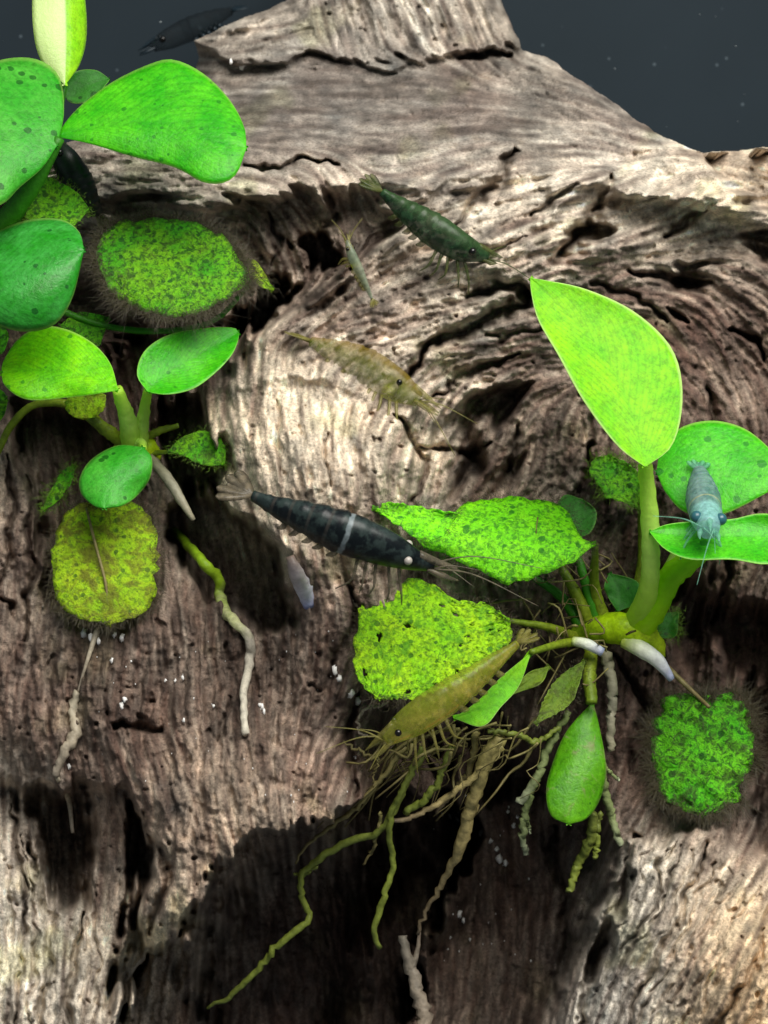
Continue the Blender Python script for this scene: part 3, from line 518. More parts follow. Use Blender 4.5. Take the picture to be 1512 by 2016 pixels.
leaf(B_, [(291,771),(270,737),(284,692),(330,660),(400,646),(458,645),(470,655)], [(291,771),(330,776),(380,765),(422,735),(455,700),(468,672),(470,655)], -.45, 'green', bz=.6, ax=.2, cup=.18, seed=22)
leaf(B_, [(282,880),(230,877),(180,904),(157,940),(160,972),(185,996),(206,1001)], [(282,880),(299,902),(295,942),(270,976),(240,996),(206,1001)], -.5, 'spotted', bz=.6, cup=-.22, seed=23)
leaf(B_, [(168,774),(136,778),(129,800),(144,820),(168,823)], [(168,774),(206,777),(203,806),(186,821),(168,823)], -.2, 'yellow', bz=.3, seed=24, ragged=2)
leaf(B_, [(330,889),(355,862),(390,848),(425,855),(443,880),(443,913)], [(330,889),(360,896),(390,912),(420,916),(443,913)], .0, 'algae', bz=.6, seed=25, ragged=1.5, fuzz=200, fuzzlen=.1, fuzzmat='grn')
leaf(B_, [(190,988),(140,1000),(106,1058),(100,1120),(108,1176),(150,1215),(214,1231)], [(190,988),(258,986),(294,1020),(312,1080),(308,1142),(294,1200),(214,1231)], -.15, 'yellow', bz=.45, cup=-.06, mid=[(172,992),(190,1080),(208,1150),(214,1231)], seed=26, ragged=2.5, rough=.012, fuzz=1100, fuzzlen=.2, label='yellowing old leaf mottled brown with a dark midrib')
stick(B_, [(170, 1000, -.21), (190, 1080, -.23), (208, 1150, -.28), (215, 1225, -.33)], [2.5, 3, 3, 2], 'fine', name='midrib', seed=27)
leaf(B_, [(146,916),(126,925),(100,965),(84,1004)], [(146,916),(142,945),(116,985),(84,1004)], .2, 'algae', bz=.4, seed=28, fuzz=250, fuzzlen=.13, fuzzmat='grn', ragged=3)
stick(B_, [(296, 900, .2), (335, 950, .0), (366, 1000, -.1), (381, 1024, -.1)], [12, 15, 13, 6], 'grey', name='root', seed=29)
stick(B_, on([(342,1044)], 20) + on([(392,1098),(428,1138),(434,1176),(452,1216),(488,1250),(492,1300),(479,1370),(484,1446)], 16, .3), [11, 13, 14, 14, 13, 13, 11, 10, 9], 'two', name='root', n=44, wob=.008, jit=.09, seed=30)
stick(B_, on([(192,1240),(172,1300),(153,1365)], 12), [9, 5, 3], 'pale', name='root', n=18, seed=31)
stick(B_, on([(153,1362),(143,1400),(150,1442),(128,1480),(108,1528)], 14), [10, 13, 15, 12, 10], 'pale', name='root', n=26, wob=.008, jit=.12, seed=32)
stick(B_, on([(112,1530),(135,1575),(143,1640)], 14, .4), [6, 7, 5], 'pale', name='root', n=16, seed=33)
stick(B_, on([(104,1120),(92,1170),(84,1195)], 10), [4, 4, 3], 'pale', name='root', n=10, seed=34)

# ------------------------------------------------------------------ plant on the other side
C_ = thing('anubias_bush', P(1240, 1250, .2), 'water plant with one tall upright lime leaf and a tangle of hanging roots', 'plant')
leaf(C_, [(1270,919),(1215,876),(1150,790),(1100,700),(1060,630),(1046,575),(1044,547)], [(1270,919),(1321,880),(1342,810),(1339,730),(1310,668),(1240,608),(1150,568),(1075,552),(1044,547)], -1.2, 'lime', bz=.45, ax=.25, cup=.10, bend=-.1, mid=[(1270,919),(1245,820),(1190,700),(1100,600),(1044,547)], seed=41, label='upright bright lime leaf with a pale rim')
stick(C_, [(1240, 1245, .05), (1275, 1170, -.5), (1281, 1080, -.8), (1278, 1000, -.95), (1270, 914, -1.08)], [26, 20, 18, 17, 14], 'stem', n=30, seed=42)
stick(C_, [(1245, 1250, .05), (1285, 1195, -.3), (1325, 1130, -.5), (1420, 1060, -.6)], [36, 28, 24, 14], 'stemy', n=26, seed=43)
stick(C_, [(1255, 1235, .2), (1300, 1150, .1), (1360, 1040, -.1), (1390, 1000, -.3)], [18, 13, 11, 8], 'stem', n=24, seed=44)
stick(C_, [(1225, 1240, .25), (1262, 1120, .2), (1262, 1000, .1)], [14, 10, 7], 'stemo', seed=45)
leaf(C_, [(1292,930),(1302,880),(1340,842),(1400,828),(1462,842),(1512,880),(1560,940)], [(1292,930),(1312,972),(1352,1010),(1420,1013),(1500,976),(1560,940)], -.35, 'spotted2', bz=.6, ax=-.1, cup=-.1, seed=46)
leaf(C_, [(1620,1045),(1512,1012),(1440,1022),(1370,1026),(1312,1033),(1279,1047)], [(1620,1045),(1560,1085),(1512,1110),(1440,1101),(1360,1101),(1310,1081),(1279,1047)], -1.0, 'spotted2', bz=.8, cup=.25, seed=47)
leaf(C_, [(1264,1002),(1200,980),(1165,940),(1170,905),(1200,898)], [(1264,1002),(1266,950),(1242,915),(1200,898)], .1, 'algae', bz=.5, seed=48, ragged=3, rough=.01, fuzz=350, fuzzlen=.14, fuzzmat='grn')
leaf(C_, [(1173,1070),(1142,1056),(1126,1020),(1090,992),(1020,980),(940,984),(895,1004),(850,1030),(808,1045)], [(1173,1070),(1130,1105),(1070,1130),(1010,1149),(940,1122),(880,1096),(830,1072),(808,1045)], -.55, 'algae_bright', bz=.75, cup=-.22, seed=49, ragged=3, rough=.01, fuzz=900, fuzzlen=.15)
leaf(C_, [(900,1012),(832,998),(765,989),(733,1000)], [(900,1012),(862,1062),(810,1052),(765,1022),(733,1000)], -.4, 'algae_bright', bz=.6, seed=50, ragged=3, rough=.01, fuzz=300, fuzzlen=.13)
leaf(C_, [(1002,1222),(960,1188),(900,1182),(850,1150),(800,1140),(758,1178),(712,1180),(702,1230),(694,1292),(714,1350),(745,1376)], [(1002,1222),(1006,1262),(962,1300),(910,1342),(850,1366),(790,1376),(745,1376)], -.9, 'lace', bz=.55, cup=-.05, mid=[(1002,1222),(900,1250),(800,1300),(745,1376)], seed=51, ragged=3, rough=.010, holes=15, fuzz=900, fuzzlen=.18, label='ragged yellow green leaf eaten into holes')
leaf(C_, [(1046,1284),(990,1330),(940,1380),(893,1414)], [(1046,1284),(1022,1350),(986,1392),(950,1430),(893,1414)], -1.0, 'lime', bz=.35, cup=0., wave=.01, seed=53)
leaf(C_, [(1082,1311),(1040,1325),(998,1370)], [(1082,1311),(1062,1347),(998,1370)], -.55, 'olive', bz=.5, seed=54)
leaf(C_, [(1168,1380),(1115,1440),(1085,1510),(1075,1560),(1085,1606),(1120,1623)], [(1168,1380),(1182,1440),(1193,1510),(1183,1570),(1156,1611),(1120,1623)], -.35, 'hang', bz=.3, ax=.1, cup=-.2, bend=.1, seed=55)
leaf(C_, [(1402,1374),(1335,1366),(1289,1408),(1284,1480),(1296,1550),(1338,1592),(1386,1608)], [(1402,1374),(1440,1365),(1478,1400),(1485,1470),(1468,1545),(1432,1590),(1386,1608)], .0, 'moss', bz=.45, cup=-.15, seed=56, ragged=6, rough=.03, fuzz=3000, fuzzlen=.32, label='green leaf overgrown with dark moss-like algae')
leaf(C_, [(1216,1204),(1190,1160),(1200,1128)], [(1216,1204),(1252,1186),(1256,1146),(1200,1128)], .1, 'dark_green', bz=.3, seed=57)
leaf(C_, [(1152,1300),(1100,1332),(1070,1380),(1054,1426)], [(1152,1300),(1132,1370),(1100,1402),(1054,1426)], -.35, 'olive', bz=.4, seed=58, ragged=2, fuzz=200, fuzzlen=.12)
leaf(C_, [(1290,1255),(1300,1212),(1336,1204)], [(1290,1255),(1330,1252),(1336,1204)], .3, 'dark_green', bz=.4, seed=59, fuzz=260, fuzzlen=.14, fuzzmat='grn')
leaf(C_, [(1115,1060),(1090,1020),(1110,975),(1150,985)], [(1115,1060),(1160,1050),(1175,1010),(1150,985)], .0, 'dark_green', bz=.4, seed=60, fuzz=300, fuzzlen=.14)
stick(C_, [(1262, 1262, .15), (1320, 1320, .3), (1372, 1370, .2), (1396, 1392, .05)], [9, 6, 5, 4], 'fine', seed=61)
stick(C_, [(1200, 1245, .1), (1172, 1160, .0), (1172, 1072, -.5)], [14, 11, 6], 'stemo', seed=62)
stick(C_, [(1165, 1245, .1), (1140, 1180, .0), (1095, 1100, .0)], [13, 12, 7], 'stemo', seed=63)
stick(C_, [(1150, 1250, .1), (1110, 1180, .15), (1040, 1130, .1)], [12, 10, 6], 'stemd', seed=64)
stick(C_, [(1180, 1245, .1), (1150, 1140, .05), (1130, 1060, .1)], [12, 10, 7], 'stemd', seed=65)
stick(C_, [(1140, 1258, .1), (1080, 1235, -.2), (1002, 1222, -.42)], [12, 8, 5], 'stemo', seed=66)
stick(C_, [(1150, 1262, .0), (1100, 1268, -.4), (1046, 1284, -.9)], [10, 8, 6], 'stemo', seed=67)
stick(C_, [(1165, 1270, .0), (1160, 1330, -.2), (1165, 1385, -.3)], [14, 14, 11], 'stemo', seed=68)
stick(C_, [(1130, 1250, .15), (1190, 1238, .0), (1245, 1240, -.1), (1280, 1262, .0), (1296, 1292, .1)], [18, 27, 34, 28, 17], 'rhiz', name='rhizome', n=26, seed=69, jit=.06)
stick(C_, [(1228, 1262, -.15), (1262, 1278, -.22), (1296, 1302, -.22), (1322, 1337, -.15)], [14, 17, 14, 7], 'white', name='root', n=18, seed=70, jit=.02)
stick(C_, [(1128, 1262, -.25), (1155, 1268, -.3), (1186, 1284, -.28)], [9, 11, 9], 'white', name='root', n=12, seed=71, jit=.02)
RT = [([(1190,1280,-.1),(1205,1350,-.1),(1202,1420,-.05),(1204,1478,0)], [16,14,12,10], 'grey'), ([(1120,1400,-.2),(1080,1470,-.15),(1058,1530,-.1),(1022,1582,0)], [8,10,11,13], 'sage'),
 ([(1060,1530,-.1),(1034,1600,.0),(1028,1640,.1),(1036,1684,.2)], [6,9,9,7], 'sage'), ([(1034,1605,.0),(1045,1640,.1)], [5,3], 'sage'), ([(1186,1500,-.1),(1196,1580,.05),(1224,1664,.1)], [9,11,9], 'sage'), ([(1188,1510,-.1),(1218,1536,0)], [5,4], 'sage'),
 ([(1170,1600,-.1),(1160,1660,.0),(1140,1700,.1),(1120,1756,.1)], [12,13,12,9], 'gr'), ([(1178,1600,0),(1172,1690,.1)], [9,7], 'gr'),
 ([(985,1450,-.4),(955,1500,-.35),(925,1600,-.1),(905,1670,.1),(870,1740,.4),(835,1800,.6),(822,1840,.7)], [20,20,18,17,10,6,5], 'tanr'),
 ([(940,1440,-.4),(920,1520,-.1),(860,1600,.2)], [9,8,5], 'tanr'), ([(830,1470,-.6),(800,1540,-.5),(772,1600,-.4),(740,1640,-.3),(680,1660,-.2),(620,1700,-.1),(592,1730,0),(604,1790,.1),(606,1812,.1),(560,1850,.1),(500,1915,.2),(450,1960,.3),(408,1985,.4)], [6,8,9,9,10,10,9,8,10,9,9,8,4], 'gr'),
 ([(622,1705,-.1),(598,1722,0),(578,1720,.05)], [6,5,3], 'gr'), ([(840,1480,-.6),(790,1560,-.5),(766,1630,-.4),(772,1700,-.2),(752,1780,-.1),(738,1830,0),(748,1866,.1)], [6,8,8,8,8,9,7], 'gr'),
 ([(800,1470,-.6),(700,1590,-.4),(610,1660,-.2),(582,1700,-.1)], [6,7,6,3], 'fine'), ([(890,1470,-.5),(850,1560,-.4),(800,1600,-.3)], [8,9,10], 'gr'), ([(990,1470,-.4),(920,1540,-.35),(830,1600,-.3),(770,1620,-.3)], [10,9,8,6], 'tanr'),
 ([(960,1440,-.5),(1010,1445,-.4),(1060,1460,-.3),(1100,1430,-.25)], [6,8,7,6], 'gr'), ([(750,1600,-.4),(735,1670,-.2),(715,1702,-.1)], [5,5,3], 'fine'), ([(760,1460,-.6),(735,1490,-.5),(640,1440,-.5)], [5,4,2], 'fine'), ([(745,1480,-.6),(735,1550,-.5)], [3,2], 'fine'), ([(760,1385,-.5),(715,1400,-.6),(705,1440,-.6),(730,1450,-.6)], [3,4,4,3], 'pale')]
for k, (pts, rad, mt) in enumerate(RT): stick(C_, pts, rad, mt, name='root', n=14 + 5*len(pts), wob=.010, jit=.06, seed=80+k)
V = []; F = []; U = []; rr_ = np.random.default_rng(77)
def hairtube(p, w):
    global V, F, U
    vv, ff, uu = tube_data(p, w, 4, .1, 1); b = len(V); V += list(vv); F += [tuple(b+i for i in f) for f in ff]; U += list(uu)
for k in range(50):                         # the tangle of fine rootlets
    a = np.array([rr_.uniform(760, 1080), rr_.uniform(1395, 1480), rr_.uniform(-.75, -.2)]); b_ = np.array([a[0] - rr_.uniform(20, 170), a[1] + rr_.uniform(50, 175), a[2] + rr_.uniform(0, .5)])
    wp = [a + (b_-a)*t + rr_.normal(size=3)*np.array([13, 11, .06])*(t < .99) for t in (0, .22, .45, .68, 1)]; hairtube(np.array([P(*x) for x in crom(wp, 14)]), np.linspace(.013, .005, 14)*rr_.uniform(.35, 1.7))
for k in range(40):                          # wispy threads among the stalks
    a = np.array([rr_.uniform(1020, 1200), rr_.uniform(1120, 1330), rr_.uniform(-.4, .2)]); b_ = a + rr_.normal(size=3)*np.array([55, 50, .15]); md = (a+b_)/2 + rr_.normal(size=3)*np.array([20, 20, .1])
    hairtube(np.array([P(*x) for x in crom([a, md, b_], 8)]), np.full(8, .008)*rr_.uniform(.5, 1.6))
f = mesh_obj('fine_roots', V, F, SM['fine'], C_, uv=U); f['kind'] = 'stuff'
tw = thing('twig', P(800, 1845, .9), 'thin pale grey twig standing in the dark hollow at the bottom', 'twig')
stick(tw, on([(792,1842),(802,1880),(815,1930),(832,1990),(845,2080)], 24, 1.2), [9, 12, 15, 17, 17], 'twig', name='stalk', n=26, wob=.01, jit=.14, seed=120)
stick(tw, on([(812,1905),(822,1870),(826,1835)], 24, 1.2), [7, 5, 3], 'twig', name='side_shoot', n=10, jit=.1, seed=121)
stick(C_, [(1232, 1250, -.36), (1243, 1244, -.37), (1252, 1242, -.36)], [2, 3, 2], 'scar', name='leaf_scar', n=6, seed=125)

# ------------------------------------------------------------------ shrimps
def shrimpmat(name, base, mott, stripe, band=None, alpha=.0, spotc=None, rough=.3, belly=None, head=None):
    m = NT(name); tcn = m.n('ShaderNodeTexCoord'); tc = tcn.outputs['Object']; uv = m.n('ShaderNodeSeparateXYZ', {0: tcn.outputs['UV']}); u = uv.outputs[0]
    v = m.math('ABSOLUTE', m.math('SUBTRACT', uv.outputs[1], .5))   # .5 on the back, 0 on the belly
    n1 = m.noise(tc, 7, 4, .65); n2 = m.noise(tc, 22, 2, .6)
    c = m.mix(m.val(n1, .42, .60), hexc(base), hexc(mott))
    if belly: c = m.mix(m.math('MULTIPLY', m.val(v, .25, .05), .8), c, hexc(belly))
    seg = m.n('ShaderNodeMath', {0: m.math('MULTIPLY', u, 62.8)}, operation='SINE').outputs[0]
    c = m.mix(m.math('MULTIPLY', m.math('MULTIPLY', m.val(seg, .75, 1.), m.val(u, .58, .52)), .14), c, hexc(stripe))
    c = m.mix(m.math('MULTIPLY', m.math('MULTIPLY', m.val(v, .455, .49), m.val(n1, .35, .6)), .85), c, hexc(stripe))
    if head: c = m.mix(m.math('MULTIPLY', m.val(u, .74, .82), .85), c, hexc(head))
    if band:
        d = m.math('ABSOLUTE', m.math('SUBTRACT', m.math('ADD', u, m.math('MULTIPLY', m.math('SUBTRACT', n1, .5), .03)), band[0])); c = m.mix(m.math('MULTIPLY', m.val(d, .016, .006), .8), c, hexc(band[1]))
    if spotc:
        d = m.math('ABSOLUTE', m.math('SUBTRACT', u, spotc[0])); c = m.mix(m.math('MULTIPLY', m.val(d, .06, .02), m.val(v, .22, .3)), c, hexc(spotc[1]))
    c = m.mix(1.0, c, m.ramp(n2, [(.3, G(.75)), (.7, G(1.25))]), 'MULTIPLY')
    pr = m.n('ShaderNodeBsdfPrincipled', {'Base Color': c, 'Roughness': rough, 'Specular IOR Level': .4}); tr = m.n('ShaderNodeBsdfTransparent')
    tl = m.n('ShaderNodeBsdfTranslucent', {'Color': c}); mx0 = m.n('ShaderNodeMixShader', {0: .3 if alpha else .08, 1: pr.outputs[0], 2: tl.outputs[0]})
    mx = m.n('ShaderNodeMixShader', {0: alpha, 1: mx0.outputs[0], 2: tr.outputs[0]}); return m.done(mx.outputs[0])
def plain(name, c, rough=.3, alpha=0.):
    m = NT(name); pr = m.n('ShaderNodeBsdfPrincipled', {'Base Color': hexc(c), 'Roughness': rough})
    if not alpha: return m.done(pr.outputs[0])
    tr = m.n('ShaderNodeBsdfTransparent'); return m.done(m.n('ShaderNodeMixShader', {0: alpha, 1: pr.outputs[0], 2: tr.outputs[0]}).outputs[0])
EYE = plain('shrimp_eye_black', '#0d0b0b', .15); EYEG = plain('shrimp_eye_grey', '#a8a29a', .2); EYEB = plain('shrimp_eye_blue', '#2c5c66', .3)
def ball(name, p, r, mat, parent, sc=(1, 1, 1)):
    V = []; F = []; a, b = 7, 10
    for i in range(a+1):
        for j in range(b):
            t = math.pi*i/a; f = 2*math.pi*j/b; V.append(np.array(p)+r*np.array([math.sin(t)*math.cos(f)*sc[0], math.sin(t)*math.sin(f)*sc[1], math.cos(t)*sc[2]]))
    for i in range(a):
        for j in range(b): F.append((i*b+j, i*b+(j+1) % b, (i+1)*b+(j+1) % b, (i+1)*b+j))
    return mesh_obj(name, V, F, mat, parent)
def shrimp(label, spine, rad, dorsal, mat, limb, eyemat=EYE, eye_u=.88, ant=1.0, legs=5, wide=.8, fan=1.0, seed=0, segs=True, antdirs=None, group='shrimps grazing on the driftwood', eyes=(1, -1), eyer=.038):
    r = np.random.default_rng(seed); n = 60; c = crom(spine, n); p = np.array([P(*q) for q in c]); u = np.linspace(0, 1, n)
    R = np.interp(u, np.linspace(0, 1, len(rad)), rad)/200
    R = np.convolve(np.pad(R, 3, mode='edge'), np.ones(7)/7, 'valid')
    T = np.gradient(p, axis=0); T /= np.linalg.norm(T, axis=1)[:, None]
    root = thing('shrimp', p[n//2], label, 'shrimp', group)
    d0 = np.array(dorsal, float); ns = 18; V = []; F = []; uv = []; Nn = []; Bb = []
    for i in range(n):
        N = d0 - T[i]*(d0@T[i]); N /= np.linalg.norm(N); Bv = np.cross(T[i], N); Nn.append(N); Bb.append(Bv)
        saw = 1 + (.11*((u[i]*10) % 1) if segs and .08 < u[i] < .55 else 0) + (.04 if segs and .55 <= u[i] < .6 else 0)
        for k in range(ns):
            a = 2*math.pi*k/ns; rr = R[i]*saw; ca, sa = math.cos(a), math.sin(a)
            hN = 1.0 if ca < 0 else .92; V.append(p[i] - N*rr*ca*hN*(1.08 if ca > 0 else 1) + Bv*rr*sa*wide); uv.append((u[i], k/ns))
    for i in range(n-1):
        for k in range(ns): F.append((i*ns+k, i*ns+(k+1) % ns, (i+1)*ns+(k+1) % ns, (i+1)*ns+k))
    F.append(tuple(range(ns-1, -1, -1))); F.append(tuple((n-1)*ns+k for k in range(ns)))
    mesh_obj('body', V, F, mat, root, uv=uv)
    def limbtube(name, pts, w, nn=10, sides=5):
        q = crom(np.array(pts), nn); vv, ff, uu = tube_data(q, np.interp(np.linspace(0, 1, nn), np.linspace(0, 1, len(w)), w), sides); return mesh_obj(name, vv, ff, limb, root, uv=uu)
    h = p[-1]; Th = T[-2]; Nh = Nn[-4]; Bh = Bb[-4]; Rm = R.max(); Ln = np.linalg.norm(p[-1]-p[0])
    limbtube('rostrum', [p[-7]+Nn[-7]*R[-7]*.7, h+Nh*R[-6]*.55+Th*Rm*.3, h+Nh*R[-6]*.35+Th*Rm*1.2], [.24*Rm, .16*Rm, .03*Rm])
    ie = int(eye_u*(n-1))
    for s in eyes:
        e = p[ie]+Nn[ie]*R[ie]*.42+Bb[ie]*s*R[ie]*wide*.92; ball('eye', e, eyer, eyemat, root); limbtube('eye_stalk', [p[ie]+Nn[ie]*R[ie]*.3+Bb[ie]*s*R[ie]*.4, e], [.03, .03], 4)
    for k in range(4):
        s = 1 if k % 2 else -1; L = Ln*(.95 if k < 2 else .4)*ant; dr = Th*.8+Nh*(.25-.2*(k//2))+Bh*s*(.55-.25*(k//2))+r.normal(size=3)*.1
        if antdirs: dr = np.array(antdirs[k % len(antdirs)])+r.normal(size=3)*.04
        dr /= np.linalg.norm(dr); b0 = h+Bh*s*R[-5]*.4
        limbtube('antenna', [b0, b0+dr*L*.4+np.array([0, 0, .03])*L, b0+dr*L+np.array([0, 0, -.12])*L], [.010, .006, .003], 16)
    for s in (1, -1):                         # blade of the second antenna
        b0 = h+Bh*s*R[-5]*.5-Nh*R[-5]*.2; limbtube('antennal_scale', [b0-Th*.05, b0+Th*Rm*.7+Bh*s*Rm*.15, b0+Th*Rm*1.25+Bh*s*Rm*.15], [.10*Rm, .17*Rm, .03*Rm])
    for k in range(legs):
        i = int(n*(.62+.055*k)); i = min(i, n-3)
        for s in (1, -1):
            b0 = p[i]-Nn[i]*R[i]*.8+Bb[i]*s*R[i]*.45; k1 = b0-Nn[i]*Rm*.75+Bb[i]*s*Rm*.55+T[i]*Rm*(.1+.12*k); k2 = k1-Nn[i]*Rm*.75+T[i]*Rm*(.15*k-.2)+r.normal(size=3)*.02
            limbtube('leg', [b0, k1, k2], [.019, .013, .006], 9)
    for k in range(5):
        i = int(n*(.2+.075*k))
        for s in (1, -1):
            b0 = p[i]-Nn[i]*R[i]*.8+Bb[i]*s*R[i]*.4; limbtube('swimmeret', [b0, b0-Nn[i]*Rm*.3-T[i]*Rm*.12, b0-Nn[i]*Rm*.5-T[i]*Rm*.35], [.03, .035, .012], 6)
    for k, a in enumerate((-.62, -.28, 0, .28, .62)):   # tail fan
        t0 = p[0]; d = -T[0]*math.cos(a)+Bb[0]*math.sin(a); d /= np.linalg.norm(d); sd_ = np.cross(d, Nn[0]); L = Rm*1.55*fan*(1.0 if k != 2 else .8); w = Rm*.30*fan
        pr_ = [(0, .35), (.35, .8), (.7, 1), (.92, .75), (1, .2)]; vv = []
        for q, ww in pr_: vv += [t0+d*L*q+sd_*w*ww, t0+d*L*q+Nn[0]*.022*(1-q), t0+d*L*q-sd_*w*ww, t0+d*L*q-Nn[0]*.022*(1-q)]
        ff = [(i*4+j, i*4+(j+1) % 4, i*4+4+(j+1) % 4, i*4+4+j) for i in range(4) for j in range(4)]+[(3, 2, 1, 0), (16, 17, 18, 19)]
        mesh_obj('tail_fan_blade', vv, ff, limb, root, uv=[(i/19, .5) for i in range(20)])
    return root
lim_dark = shrimpmat('shrimp_limb_grey', '#6b6455', '#857a66', '#8d8674', alpha=.35); lim_grn = shrimpmat('shrimp_limb_olive', '#4c5a30', '#6a7040', '#808050', alpha=.4); lim_yel = shrimpmat('shrimp_limb_amber', '#8a8440', '#a09a5c', '#a8a060', alpha=.5); lim_blu = shrimpmat('shrimp_limb_pale_blue', '#7cc4a8', '#8fd0b8', '#a0d8c4', alpha=.6)
m_black = shrimpmat('shrimp_black', '#10181c', '#33403e', '#8a7c70', band=(.52, '#93a0a4'), rough=.35, alpha=.04); m_green = shrimpmat('shrimp_dark_green', '#16301f', '#345a3c', '#4a6a48', rough=.35, belly='#3c5a30', alpha=.18)
m_yel = shrimpmat('shrimp_yellow_green', '#6e7e2c', '#8c9440', '#4f5c34', alpha=.55, spotc=(.76, '#c8d820'), belly='#9a7c30'); m_tiny = shrimpmat('shrimp_tiny', '#8a9a80', '#a0a890', '#7a8a9a', alpha=.35, spotc=(.6, '#b8c030')); m_blue = shrimpmat('shrimp_clear_blue', '#8cacac', '#6a8e90', '#c8c8a4', alpha=.32, band=(.68, '#c4c49c'), head='#a4e0e0')
m_blackish = shrimpmat('shrimp_blackish', '#0f1a16', '#1c2a22', '#26382c', rough=.4); m_navy = shrimpmat('shrimp_navy', '#0a161c', '#0f2026', '#14282e', rough=.8, alpha=.5); m_amber = shrimpmat('shrimp_amber', '#98a030', '#d0c458', '#e0b048', alpha=.55, belly='#8c9a30')  # first body is greenish black by its own colour
shrimp('black shrimp with one pale band across its back beside the bright algae leaf', [(498,976,-1.55),(550,1000,-1.62),(610,1022,-1.68),(670,1046,-1.7),(730,1068,-1.66),(785,1090,-1.58),(825,1106,-1.5),(852,1114,-1.45)], [11,20,30,38,44,43,38,26,10], (.12, -.72, .68), m_black, lim_dark, EYEG, eye_u=.86, seed=1, fan=1.05, ant=.6, eyer=.042, antdirs=[(1, -.1, .05), (1, -.25, -.25), (.9, -.2, -.4)])
shrimp('dark green shrimp on the pale wood under the flat top edge', [(752,378,.02),(790,408,-.0),(830,436,-.05),(868,462,-.08),(905,485,-.06),(938,498,-.0),(958,505,.05)], [8,18,27,33,34,28,12], (.35, -.55, .75), m_green, lim_grn, EYE, eye_u=.85, seed=2, fan=1.0, ant=.5)
shrimp('translucent yellow green shrimp above the cream coloured knob of wood', [(612,672,-.05),(650,688,-.12),(692,706,-.2),(732,730,-.28),(768,752,-.34),(800,772,-.36),(826,788,-.36)], [9,20,29,36,37,31,13], (.45, -.2, .87), m_yel, lim_yel, EYE, eye_u=.80, seed=3, fan=1.0, ant=.5, eyer=.030, antdirs=[(.6, -.2, -.8), (1, -.2, -.3), (.9, -.2, .1)])
shrimp('tiny pale see-through shrimp, smallest of all, hanging head up on the wood', [(732,588,.0),(722,565,-.02),(708,535,-.04),(696,510,-.05),(688,490,-.05),(684,474,-.04)], [3,6,9,12,11,5], (.5, -.8, .2), m_tiny, lim_yel, EYE, seed=4, legs=3, ant=.5, eyer=.018)
shrimp('pale blue shrimp facing the viewer on the spotted leaf', [(1377,928,-.45),(1380,955,-.62),(1384,982,-.82),(1389,1008,-1.05),(1393,1028,-1.25),(1395,1040,-1.38)], [14,24,31,35,33,22], (.1, -.35, .93), m_blue, lim_blu, EYEB, eye_u=.93, seed=5, legs=4, ant=.5, fan=.7, wide=.95, eyer=.06, antdirs=[(-.35, -.3, -.9), (-.9, -.1, .35), (.1, -.3, -1), (.6, -.2, -.6)])
shrimp('blackish shrimp half hidden behind the big leaf stalk', [(190,420,.25),(172,390,.15),(155,360,.1),(138,332,.08),(122,306,.1),(112,290,.15)], [14,22,30,32,30,18], (.7, -.5, .5), m_blackish, lim_grn, EYE, seed=6, ant=.4)
shrimp('blurred navy shrimp in the dark water behind the wood', [(455,22,7.6),(425,34,7.5),(390,50,7.4),(355,66,7.4),(325,80,7.3),(300,92,7.3)], [10,20,27,29,26,14], (-.1, -.3, .95), m_navy, plain('shrimp_limb_navy', '#0f222c', .5), EYE, seed=7, ant=.15, legs=0, group='shrimps grazing on the driftwood')

shrimp('large amber translucent shrimp climbing over the roots below the ragged leaf', [(1018,1268,-1.25),(975,1302,-1.35),(930,1338,-1.42),(882,1372,-1.46),(832,1406,-1.46),(790,1434,-1.42),(760,1456,-1.38)], [8,17,26,33,37,33,15], (-.35, -.6, .72), m_amber, lim_yel, EYE, eye_u=.9, seed=8, fan=.8, ant=.45, eyer=.035, antdirs=[(-.8, -.2, .35), (-.9, -.1, -.1), (-.5, -.2, -.7)])

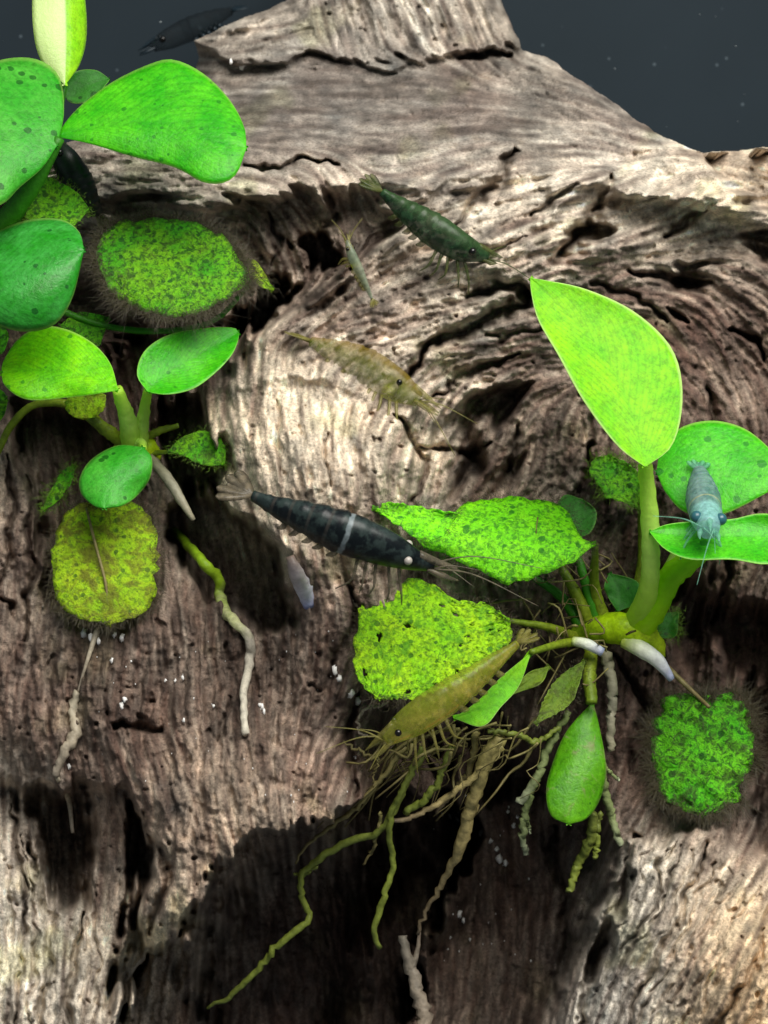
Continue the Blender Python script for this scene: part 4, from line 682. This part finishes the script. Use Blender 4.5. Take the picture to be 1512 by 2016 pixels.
# ------------------------------------------------------------------ pale nub of wood, white crumbs, loose hair algae on the wood
mw = stemmat('bleached_nub', [(0, '#8f7a6c'), (.4, '#c4bcc0'), (.75, '#d9dcee'), (1, '#8e98c8')], mott=.3, rough=.4)
SM['nub'] = mw
stick(wood, [(570, 1095, wood_y(600, 1090)-.05), (582, 1125, wood_y(605, 1120)-.12), (600, 1165, wood_y(615, 1165)-.02), (608, 1194, wood_y(620, 1190)+.03)], [8, 15, 17, 11], 'nub', name='pale_nub', n=16, jit=.05, seed=200)
mc = plain('white_mineral', '#e8e6e2', .3)
V = []; F = []; rc = np.random.default_rng(21)
def crumb(px, py, r, lift=.03):
    b = len(V); c0 = P(px, py, wood_y(px, py)-lift-r/400)
    for i in range(5):
        for j in range(6):
            t = math.pi*(i+.001)/4; f = 2*math.pi*j/6; V.append(c0+np.array([math.sin(t)*math.cos(f), math.sin(t)*math.sin(f), math.cos(t)])*(r/200)*rc.uniform(.35, 1.4)*np.array([1, .7, 1.2]))
    for i in range(4):
        for j in range(6): F.append((b+i*6+j, b+i*6+(j+1) % 6, b+i*6+6+(j+1) % 6, b+i*6+6+j))
for px, py, r in [(948,1641,9),(966,1655,6),(984,1690,10),(995,1700,7),(978,1672,6),(915,1585,6),(870,1604,6),(885,1610,9),(900,1614,7),(1012,1625,6),(1018,1608,5),(905,1800,8),(912,1812,6),(885,1845,5),(925,1850,4),(240,1390,7),(245,1378,6),(515,1392,8),(520,1402,6),(512,1388,5),(362,1418,5),(420,1390,4),(240,1256,8),(225,1250,6),(165,1247,10),(178,1255,8),(194,1262,7),(660,1320,9),(668,1335,8),(690,1365,10),(706,1380,9),(135,1508,6),(478,130,10),(455,122,7),(700,1490,5),(1000,1598,4),(360,1335,5),(345,1340,4),(220,1300,5),(325,1340,4)]:
    crumb(px, py, r*.8)
for k in range(40): crumb(rc.uniform(180, 700), rc.uniform(1230, 1600), rc.uniform(.8, 2.0), .01)
for k in range(30): crumb(rc.uniform(850, 1050), rc.uniform(1560, 1900), rc.uniform(.9, 2.2), .01)
o = mesh_obj('mineral_crumbs', V, F, mc); o['kind'] = 'stuff'; o['label'] = 'small white mineral crumbs scattered on the brown wood'; o['category'] = 'crumbs'
V = []; F = []
for k in range(30):                          # specks drifting in the water
    px, py = (rc.uniform(1040, 1700), rc.uniform(-200, 285)) if k % 3 else (rc.uniform(-100, 400), rc.uniform(-200, 120)); y = rc.uniform(4.5, 9.0); c0 = P(px, py, y); r = rc.uniform(.005, .014); b = len(V)
    V += [c0+np.array(d)*r*rc.uniform(.5, 1.3) for d in ((1, 0, 0), (-1, 0, 0), (0, 1, 0), (0, -1, 0), (0, 0, 1), (0, 0, -1))]
    F += [(b+i, b+j, b+k2) for i in (0, 1) for j in (2, 3) for k2 in (4, 5)]
o = mesh_obj('water_specks', V, F, plain('pale_silt', '#8c969a', .8)); o['kind'] = 'stuff'; o['label'] = 'tiny pale specks drifting in the dark water'; o['category'] = 'specks'
